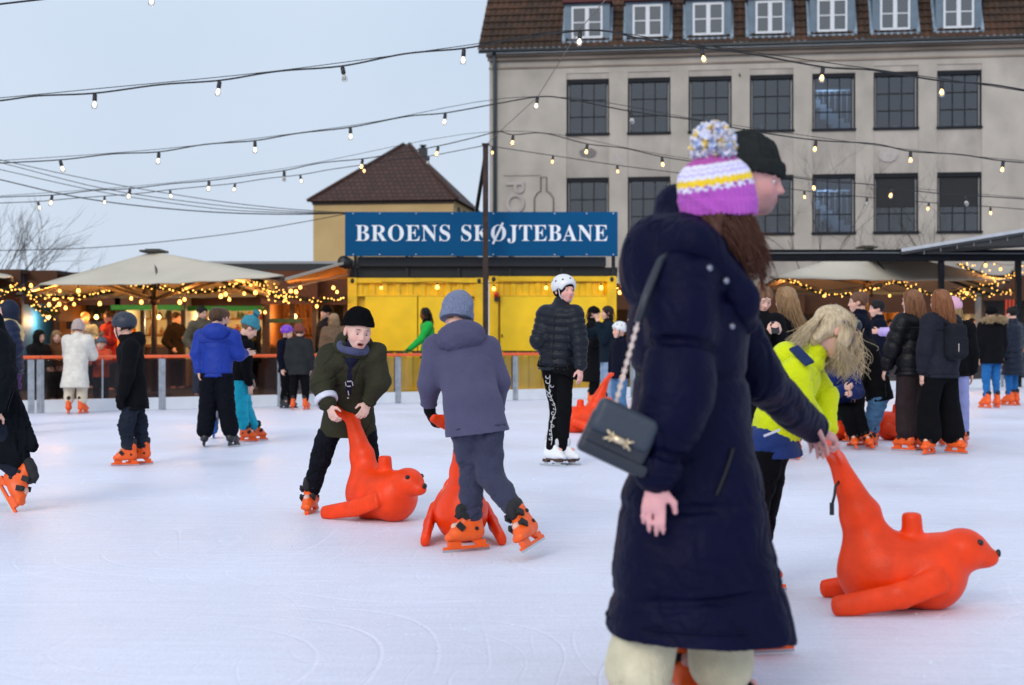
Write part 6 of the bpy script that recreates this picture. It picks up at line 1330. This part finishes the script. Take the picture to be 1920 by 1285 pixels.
# ---- boy with dark helmet, left
Y = 12.9
J = px(Y, h=(232,614,0), sl=(246,650,-.16), sr=(240,648,.14), el=(238,702,-.20), er=(236,700,.18), wl=(229,742,-.20), wr=(228,738,.14), pl=(252,740,-.07), pr=(250,738,.08), kl=(236,798,-.08), kr=(262,800,.08), al=(242,850,-.05), ar=(268,848,.10))
J['fl'] = ft(-.97, -.25); J['fr'] = ft(-.95, -.1)
person('boy in matt black helmet and black jacket skating left in dark jeans', J, .84, -112, 6, 0, .222, hair=dict(style='short', col=DBR), hat=hat_('helmet', mat('helmet_black', srgb(38, 44, 58), .5)), top=dict(mat=black_c, th=.036, hem=.17, flare=(.16, .13), folds=.008, hood='down', hoodsize=.9), legs=dict(mat=jeans_d, th=.022, folds=.014, fr=(14, 14, 46)), gloves=black_c, vox=.009, seed=31)
# ---- boy in the blue jacket, from behind
Y = 15.1
J = px(Y, h=(407,597,.03), sl=(378,632,.02), sr=(437,632,.02), el=(370,666,.0), er=(447,664,.06), wl=(373,698,-.03), wr=(458,662,.20), pl=(393,700,.0), pr=(420,700,.0), kl=(389,765,.02), kr=(425,765,.02), al=(384,826,.0), ar=(433,826,.0))
J['fl'] = ft(-.25, .95); J['fr'] = ft(.3, .95)
person('boy in royal blue jacket and black ski trousers seen from behind', J, .84, 172, 4, 0, .21, hair=dict(style='short', col=BR), top=dict(mat=shell('jacket_royal_blue', (28, 56, 152), .55), th=.045, hem=.05, flare=(.155, .115), hood='down', hoodsize=1.15, hoodmat=shell('jacket_royal_blue', (28, 56, 152)), folds=.009), legs=dict(mat=cloth('ski_trousers_black', (20, 22, 32)), th=.04, flare=.035, up=-.01, folds=.012), feet='black', vox=.010, hd=dict(r=(.9, .2, .0)), hn=dict(r=(.2, .9, -.2)), curl={'r': .15, 'l': .4}, seed=37)
# ---- child in teal pompom beanie
Y = 15.9; tealm = mat('beanie_teal', srgb(60, 138, 156), .95, noise=.2, nscale=60, bump=.5, bscale=120)
J = px(Y, h=(468,616,-.02), sl=(440,646,.10), sr=(464,648,-.12), el=(452,682,.16), er=(462,688,-.16), wl=(470,712,.10), wr=(468,722,-.14), pl=(450,712,.06), pr=(452,712,-.06), kl=(462,770,.08), kr=(452,772,-.08), al=(478,812,.12), ar=(460,817,-.06))
J['fl'] = ft(.9, .4); J['fr'] = ft(.95, -.25)
person('child in teal pompom beanie, black jacket and turquoise trousers looking down', J, .80, 108, 32, 0, .215, hair=dict(style='short', col=LBR), hat=hat_('beanie', tealm, low=.10, tilt=.15, tall=.12, pom=(tealm, .20), yarn=60), top=dict(mat=black_c, th=.03, hem=.05, folds=.007), legs=dict(mat=cloth('trousers_turquoise', (20, 158, 184), .75), th=.032, flare=.012, folds=.012), vox=.010, seed=41)
J = stand(416, 16.4, 1.50, 176, S=.84); person('child with brown hair and pale trousers hidden behind the boy in royal blue', J, .84, 150, 5, 0, .215, hair=dict(style='short', col=(.11, .05, .03)), top=dict(mat=black_c, th=.03), legs=dict(mat=cloth('trousers_pale_grey', (140, 144, 160)), th=.02), feet='blue', vox=.012, seed=43)
# ---- person in the long black coat at the left edge
Y = 9.5
J = px(Y, h=(-32,560,0), sl=(-16,640,.20), sr=(-14,640,-.16), el=(6,700,.22), er=(2,705,-.2), wl=(12,760,.2), wr=(-8,770,-.22), pl=(-18,765,.09), pr=(-14,765,-.08), kl=(-40,860,.1), kr=(14,862,-.05), al=(-60,960,.1), ar=(34,898,-.05))
J['fl'] = ft(-1, -.1); J['fr'] = ft(.55, -.25, -.8); J['ur'] = A((.75, -.05, .5))
def longcoat(o, org, k):
    t = SDF(); S = k['S']; pt = lambda x, y, d: W(x, y, Y + d)
    t.u(ecap(pt(-14, 735, 0), pt(6, 870, 0), (.15, .13), (.17, .16), (1, 0, 0))); t.u(cap(pt(22, 745, -.03), pt(66, 836, -.03), .05, .018), .03); t.u(cap(pt(20, 800, -.02), pt(62, 842, -.02), .09, .02), .03); t.u(cap(pt(15, 840, 0), pt(38, 874, 0), .10, .03), .03); t.cut(plane(pt(34, 872, 0), (-.3, 0, -1)))
    body('coat_skirt', t, .01, cloth('coat_black_wool', (26, 30, 36), .95), o, org, .016, (20, 20, 5), 5)
person('person in a long flaring black wool coat cut off by the left edge', J, 1.0, -95, 5, 0, .225, hair=dict(style='short', col=BLK), top=dict(mat=cloth('coat_black_wool', (26, 30, 36), .95), th=.045, hem=.10, folds=.008), legs=dict(mat=jeans_d, th=.015), vox=.010, extra=longcoat, seed=47)
# ---- hooded figure in navy and yellow behind them
J = stand(18, 17., 1.60, -70, armL='pocket', armR='pocket'); person('hooded figure in navy and pale yellow puffer at the left edge', J, .94, -70, 4, 0, .225, hat=hat_('hood', shell('hood_navy', (34, 44, 70), .6)), top=[dict(mat=shell('puffer_navy_left', (34, 44, 78)), th=.055, hem=.08, quilt=(.10, .014)), dict(mat=shell('puffer_pale_yellow', (222, 196, 140)), th=.059, hem=-.34, quilt=(.1, .014), nosleeve=True, name='jacket_yoke', chest=(.17, .115))], legs=dict(mat=black_t, th=.02), feet='orange', vox=.012, far=True, seed=53)
J = stand(22, 18.6, 1.12, -40, S=.66); person('small child in purple winter jacket peeping out behind the long black coat', J, .66, -60, 0, 0, .205, hat=hat_('beanie', cloth('beanie_plum', (70, 40, 80))), top=dict(mat=shell('jacket_purple', (74, 40, 92), .6), th=.05, quilt=(.09, .01)), legs=dict(mat=black_t, th=.04), vox=.012, far=True, seed=54)
# ---- at the left barrier
whitec = cloth('coat_cream', (214, 208, 196), .95, sheen=.3)
J = stand(141, 21.7, 1.42, 178, lean=14, S=.92, armL=(( .20, .04, -.20), (.30, -.10, -.22)), armR=((.20, .04, -.20), (.30, -.10, -.22)))
person('woman in long cream coat and pale beanie leaning on the orange rail', J, .92, 180, 12, 0, .225, hair=dict(style='short', col=LBR), hat=hat_('beanie', cloth('beanie_beige_pink', (184, 164, 158)), low=-.1, tilt=0, tall=.12), top=dict(mat=whitec, th=.05, hem=.34, flare=(.19, .17), folds=.008, down=(0, -.06, -1)), legs=dict(mat=cloth('trousers_cream', (206, 192, 170)), th=.03, flare=.01), vox=.011, far=True, seed=59)
def gnd(x, Y): return Y
J = stand(190, 24.2, 1.14, 0, S=.68, armL='rail', armR='rail'); person('child in grey pompom beanie and orange jacket behind the rail', J, .68, 0, 5, 0, .21, hat=hat_('beanie', cloth('beanie_grey', (92, 96, 108)), low=.10, tall=.06, pom=(cloth('pompom_tan', (150, 120, 90)), .24), yarn=50), top=dict(mat=shell('jacket_orange', (210, 74, 36), .6), th=.045), legs=dict(mat=black_t, th=.03), feet=None, vox=.012, far=True, seed=61)
for (x, Yd, H_, yw, hr, hatm, tp_, lab) in ((72, 25.6, 1.22, 60, DBR, cloth('hood_dark', (30, 28, 26)), cloth('coat_dark_grey', (34, 32, 34)), 'seated person in a dark hood beyond the left barrier'),
                                      (106, 26.0, 1.30, 25, (.25, .14, .06), None, cloth('coat_camel', (110, 66, 34)), 'seated blond person in a camel coat left of the cream coat')):
    J = stand(x, Yd, H_, yw, S=.95, gz=-.0); J['h'] = J['h']; 
    for s_ in 'lr':
        up_ = J['p'+s_]; f_ = A((math.sin(R(yw)), -math.cos(R(yw)), 0)); J['p'+s_] = A((up_[0], up_[1], .46)); J['k'+s_] = J['p'+s_] + f_*.42; J['a'+s_] = J['k'+s_] - UP*.40
        d_ = A((0, 0, H_ - .13 - J['h'][2])) if s_ == 'l' else 0
    pz = .46; sh = A((J['pl'] + J['pr'])/2) + UP*.50
    for s_, sg in (('l', 1), ('r', -1)):
        l0 = A((math.cos(R(yw)), math.sin(R(yw)), 0)); J['s'+s_] = sh + l0*sg*.16; J['e'+s_] = sh + l0*sg*.2 - UP*.27 + f_*.05; J['w'+s_] = sh - UP*.35 + f_*.28 + l0*sg*.08
    J['h'] = sh + UP*.22 + f_*.03
    person(lab, J, .95, yw, 6, 0, .222, hair=dict(style='long' if hatm is None else 'short', col=hr, locks=25), hat=hatm and hat_('hood', hatm), top=dict(mat=tp_, th=.04, hem=.08), legs=dict(mat=black_t, th=.03, nocut=1), feet=None, vox=.013, far=True, seed=int(x))
    st2 = empty('stool', (float((J['pl'][0]+J['pr'][0])/2), float((J['pl'][1]+J['pr'][1])/2), 0), 'wooden stool under the ' + ('hooded seated person' if hatm else 'blond seated person in camel'), 'stool'); MB().lathe([(0, .33), (.17, .33), (.17, .365), (0, .37)], 12).build('seat', wood, st2)
    for q in range(3): MB().bar((math.cos(q*2.1)*.12, math.sin(q*2.1)*.12, .33), (math.cos(q*2.1)*.16, math.sin(q*2.1)*.16, 0), .03).build('leg', woodd, st2)
J = stand(378, 25.6, 1.74, 38, armL='pocket', armR='pocket'); person('dark haired man in olive coat standing behind the rail', J, 1.0, 50, 14, 0, .23, hair=dict(style='short', col=BLK), top=dict(mat=cloth('coat_olive_brown', (84, 78, 64)), th=.035, hem=.2), legs=dict(mat=jeans, th=.02), feet=None, vox=.012, far=True, seed=67)
J = stand(537, 23.4, 1.34, 60, S=.78); person('child in purple helmet and navy jacket by the barrier', J, .78, 70, 8, 0, .21, hat=hat_('helmet', mat('helmet_purple', srgb(120, 60, 190), .4)), top=dict(mat=navy_c, th=.035, hem=.1), legs=dict(mat=black_t, th=.02), feet='black', vox=.012, far=True, seed=71)
J = stand(561, 22.9, 1.36, 176, S=.80, stance=.13); person('child in rust beanie and dark grey coat facing the barrier', J, .80, 185, 5, 0, .212, hair=dict(style='short', col=BR), hat=hat_('beanie', cloth('beanie_rust', (128, 66, 54)), low=.0, tilt=0, tall=.05), top=dict(mat=cloth('coat_charcoal', (54, 56, 58)), th=.05, hem=.14, flare=(.17, .14)), legs=dict(mat=black_t, th=.03), vox=.011, far=True, seed=73)
J = stand(612, 27.8, 1.78, -50); person('man in black beanie and dark blue coat behind the olive parka', J, 1.0, -50, 4, 0, .23, hair=dict(style='short', col=BR), hat=hat_('beanie', cloth('beanie_black', (14, 14, 17)), tall=.04), top=dict(mat=cloth('coat_navy_dark', (24, 34, 46)), th=.04, hem=.3), legs=dict(mat=black_t, th=.02), feet=None, vox=.013, far=True, seed=79)
J = stand(626, 26.6, 1.62, -160); person('person with long fair hair turned away beside the olive parka', J, .95, -150, 2, 0, .225, hair=dict(style='long', col=(.34, .22, .13), locks=50, len=1.2), top=dict(mat=cloth('coat_fawn', (120, 96, 76)), th=.04, hem=.3), legs=dict(mat=black_t, th=.02), feet=None, vox=.013, far=True, seed=83)
# ---- woman in green
J = stand(806, 27.4, 1.76, -74, lean=7, armL=((.20, .08, -.24), (.46, .12, -.40)), armR=((-.02, .12, -.26), (.05, .2, -.48))); person('woman in bright green top with long dark locs before the yellow container', J, .98, -68, 6, 0, .225, skin=srgb(108, 66, 48), hair=dict(style='locs', col=BLK, locks=40, len=.9, r=.03), top=[dict(mat=cloth('top_green', (24, 170, 66), .75), th=.03, hem=.10), dict(mat=black_c, th=.035, hem=-.46, nosleeve=True, name='scarf', chest=(.10, .09))], legs=dict(mat=black_t, th=.02), feet=None, gloves=cloth('glove_green', (16, 92, 40)), vox=.012, far=True, seed=89)
# ---- trio right of the container
J = stand(1112, 24.4, 1.70, 75, armL='phone', armR='fold'); person('girl in black beanie and long black coat near the right container', J, .96, 70, 12, 0, .225, hair=dict(style='long', col=DBR, locks=30), hat=hat_('beanie', black_c, tall=.03), top=dict(mat=black_c, th=.04, hem=.46, flare=(.19, .16)), legs=dict(mat=black_t, th=.02), vox=.012, far=True, seed=97)
J = stand(1140, 23.6, 1.70, -78, armL='face', armR='point'); person('dark haired girl pointing left beside the girl in the long black coat', J, .96, -80, 0, 0, .225, hair=dict(style='long', col=DBR, locks=30), top=dict(mat=cloth('jacket_petrol', (24, 40, 54)), th=.035, hem=.1), legs=dict(mat=cloth('denim_pale', (130, 150, 176)), th=.02), vox=.012, far=True, seed=101)
J = stand(1163, 20., 1.36, -60, S=.78); person('child in white helmet half hidden by the navy coat', J, .78, -70, 0, 0, .212, hat=hat_('helmet', mat('helmet_white', (.74, .74, .75), .35)), top=dict(mat=navy_c, th=.035), legs=dict(mat=jeans, th=.02), vox=.012, far=True, seed=103)
# ---- right hand group
J = stand(1421, 13.1, 1.64, 20, lean=6, armL='phone', armR='phone')
def phone(o, org, k):
    c = (k['J']['wl'] + k['J']['wr'])/2 + UP*.03 - org + A((0, -.05, .02)); p = MB(); p.box(-.036, .036, -.004, .004, -.07, .07, 0, Matrix.Translation(Vector(c)) @ Matrix.Rotation(R(-40), 4, 'X')); q = p.build('phone', mat('phone_black', (.01, .01, .012), .2), None, loc=tuple(org)); tag(q, 'black phone held by the woman with the high bun', 'phone')
person('woman with brown hair in a high bun looking down at a phone', J, .94, 18, 28, 0, .228, hair=dict(style='bun', col=(.20, .10, .05), locks=40), top=dict(mat=black_c, th=.035, hem=.15), legs=dict(mat=black_t, th=.02), vox=.010, eyes=True, curl=.7, extra=phone, seed=107)
J = stand(1474, 13.5, 1.64, 200, armL='phone', armR='phone'); person('girl with long fair hair in black jacket beside the woman with a phone', J, .94, 225, 8, 0, .226, hair=dict(style='long', col=(.33, .20, .10), locks=420, len=1.6, r=.009, wind=(.35, 0, 0)), top=dict(mat=black_c, th=.035, hem=.12), legs=dict(mat=cloth('trousers_teal', (26, 78, 92)), th=.02), vox=.010, seed=109)
J = stand(1612, 15.9, 1.68, -110, S=.95); person('boy with brown fringe in navy jacket standing behind the leaning boy', J, .95, -105, 2, 0, .228, hair=dict(style='short', col=(.15, .07, .04)), top=dict(mat=navy_c, th=.035, hem=.12), legs=dict(mat=black_t, th=.02), vox=.010, seed=113)
Y = 15.1
J = px(Y, h=(1598,622,-.02), sl=(1626,650,.02), sr=(1616,655,-.18), el=(1612,700,.0), er=(1610,712,-.22), wl=(1596,728,-.06), wr=(1598,738,-.20), pl=(1652,735,.06), pr=(1648,738,-.08), kl=(1640,782,.04), kr=(1636,785,-.08), al=(1618,820,.06), ar=(1638,818,-.06))
J['fl'] = ft(-.9, -.2); J['fr'] = ft(-.6, -.75)
person('boy in black helmet and black jacket bending left in pale jeans', J, .92, -80, 30, 0, .222, hair=dict(style='short', col=BR), hat=hat_('helmet', mat('helmet_black', srgb(38, 44, 58), .5)), top=dict(mat=black_c, th=.035, hem=.08), legs=dict(mat=jeans, th=.03, folds=.012), vox=.010, seed=127)
Y = 14.9
J = px(Y, h=(1586,672,-.06), sl=(1598,700,-.10), sr=(1560,704,-.04), el=(1606,735,-.20), er=(1556,742,-.14), wl=(1597,738,-.34), wr=(1584,730,-.34), pl=(1572,768,.12), pr=(1556,770,.14), kl=(1606,772,-.18), kr=(1588,776,-.22), al=(1622,818,-.12), ar=(1600,820,-.12))
J['fl'] = ft(.1, -.95); J['fr'] = ft(-.2, -.95)
person('child in navy blue jacket sitting on a seal holding its hands together', J, .84, 5, 10, 0, .212, hair=dict(style='short', col=LBR), hat=hat_('beanie', black_c, low=.14), top=dict(mat=cloth('jacket_deep_blue', (20, 36, 92)), th=.045, hem=.06), legs=dict(mat=black_t, th=.035, nocut=1), vox=.010, curl=.8, seed=131)
J = stand(1646, 19.5, 1.68, -95, S=.95); person('dark haired person in navy coat farther back, facing left', J, .95, -85, 3, 0, .226, hair=dict(style='short', col=BLK), top=dict(mat=navy_c, th=.04, hem=.2), legs=dict(mat=black_t, th=.02), vox=.012, far=True, seed=137)
J = stand(1712, 17.6, 1.60, -110, S=.92, armR=((.22, .06, -.05), (.46, .04, -.04)), armL='down'); person('child in lilac jacket reaching left, hidden behind the brown trousers', J, .92, -100, 2, 0, .222, hair=dict(style='short', col=BR), top=dict(mat=cloth('jacket_lilac', (190, 168, 224), .8), th=.035), legs=dict(mat=black_t, th=.02), vox=.012, far=True, seed=139)
J = stand(1712, 14.6, 1.66, -150, S=.94, stance=.09, armL=((.05, .08, -.27), (.14, .10, -.50))); person('girl with straight brown hair in black puffer and brown wide trousers', J, .94, -130, 2, 0, .226, hair=dict(style='long', col=(.23, .105, .052), locks=420, len=1.3, r=.011), top=dict(mat=black_p, th=.05, hem=.06, quilt=(.15, .014)), legs=dict(mat=cloth('trousers_brown', (62, 50, 52)), th=.026, flare=.05, up=.0, folds=.008, fr=(20, 20, 6)), vox=.010, seed=149)
pack = cloth('backpack_charcoal', (40, 42, 50), .8)
def rucksack(o, org, k):
    S = k['S']; b = -k['fwd']; c = k['cc']*.62 + k['pc']*.38 + b*.20*S; M = np.stack([k['side'], b, k['ax']], 1); s = SDF(); s.u(rbox(c, (.13*S, .075*S, .19*S), M, .06)); s.u(rbox(c - k['ax']*.05*S + b*.07*S, (.10*S, .03*S, .10*S), M, .025), .008)
    ro = body('backpack', s, .009, pack, None, org, .005, (20, 20, 20), 3); tag(ro, 'dark grey rucksack on the back of the girl in black wide trousers', 'backpack')
    for sg in (-1, 1): MB().tube([Vector(c + k['side']*sg*.08*S + k['ax']*.17*S - org), Vector(k['cc'] + k['side']*sg*.11*S + k['ax']*.10*S - org), Vector(k['cc'] + k['side']*sg*.13*S + k['fwd']*.14*S - org)], .022*S, 6).build('strap', pack, ro)
    MB().tube([Vector(c - k['ax']*(.02+i*.022)*S + b*.105*S + k['side']*.07*S - org) for i in range(5)], .005, 5).build('zip', mat('zip_pale', (.6, .5, .45), .4, .5), ro)
J = stand(1765, 14.2, 1.64, -150, S=.94, stance=.17, armL='down'); J['fl'] = ft(-.6, -.7); J['fr'] = ft(.55, -.8)
person('girl with long auburn hair, grey jacket and wide black trousers', J, .94, -140, 2, 0, .226, hair=dict(style='long', col=(.25, .10, .045), locks=480, len=1.7, r=.011), top=dict(mat=cloth('jacket_anthracite', (46, 48, 60), .7), th=.05, hem=.07, flare=(.16, .12)), legs=dict(mat=black_t, th=.03, flare=.06, up=-.02, folds=.008, fr=(20, 20, 6)), vox=.010, extra=rucksack, seed=151)
J = stand(1786, 15.2, 1.58, 160, S=.90); person('girl in pale pink helmet with blond hair and lavender trousers', J, .90, 165, 2, 0, .222, hair=dict(style='long', col=BLO, locks=60, len=1.0), hat=hat_('helmet', mat('helmet_pink', srgb(220, 164, 190), .4)), top=dict(mat=black_c, th=.045, hem=.05), legs=dict(mat=cloth('trousers_lavender', (150, 156, 206)), th=.02, flare=.02), vox=.010, seed=157)
J = stand(1860, 23.5, 1.70, -165, S=.96, stance=.10); person('girl in black parka with a fur edged hood and blue jeans, far right', J, .96, 170, 4, 0, .225, hair=dict(style='short', col=BLK), hat=hat_('beanie', black_c, low=-.05, tilt=0), top=dict(mat=black_c, th=.05, hem=.12, fur=mat('fur_tan', (.42, .30, .17), .9, noise=.3, nscale=40)), legs=dict(mat=cloth('denim_mid', (30, 98, 160), .85), th=.012), vox=.011, far=True, seed=163)
J = stand(1899, 24.4, 1.70, -140, S=.96, stance=.09); person('dark haired girl in long dark blue puffer at the right edge', J, .96, -150, 4, 0, .225, hair=dict(style='bun', col=BLK, locks=20), top=dict(mat=shell('puffer_slate', (30, 40, 60)), th=.045, hem=.34, quilt=(.10, .012), flare=(.18, .15)), legs=dict(mat=cloth('denim_mid', (30, 98, 160), .85), th=.012), vox=.011, far=True, seed=167)
for x, Yd, yw, c_, hr, lab in ((1822, 38, 30, (30, 28, 30), BLK, 'dark figure in the market behind the pink helmet'), (1500, 40, -30, (60, 40, 40), DBR, 'dark figure under the right umbrella behind the blond blowing hair'), (1668, 40, 10, (90, 50, 46), DBR, 'figure in maroon before the brightly lit yellow stall'), (1640, 39, 70, (60, 66, 50), BR, 'figure in moss green coat left of the brightly lit stall'),
                               (160, 29.5, 20, (90, 110, 130), LBR, 'person in steel blue jacket deep in the market right of the cream coat'), (205, 28.6, -40, (150, 30, 26), BR, 'person in red jacket in the market behind the pompom child'), (476, 29, -60, (40, 44, 40), BR, 'dark figure in the market beyond the teal beanie'), (330, 29.6, 60, (40, 36, 34), DBR, 'dark figure in the market between umbrella pole and olive coat'), (12, 27.5, 60, (70, 40, 30), DBR, 'figure in russet coat deep in the market at the left edge'), (236, 30, -30, (170, 110, 40), BR, 'person in mustard jacket in the market behind the black helmet')):
    J = stand(x, Yd, 1.70, yw, armL='fold', armR='pocket'); person(lab, J, .96, yw, 5, 0, .226, hair=dict(style='short', col=hr), top=dict(mat=cloth('coat_%d_%d_%d' % c_, c_), th=.04, hem=.2), legs=dict(mat=black_t, th=.02), feet=None, vox=.016, far=True, group='people far back in the market', seed=x)
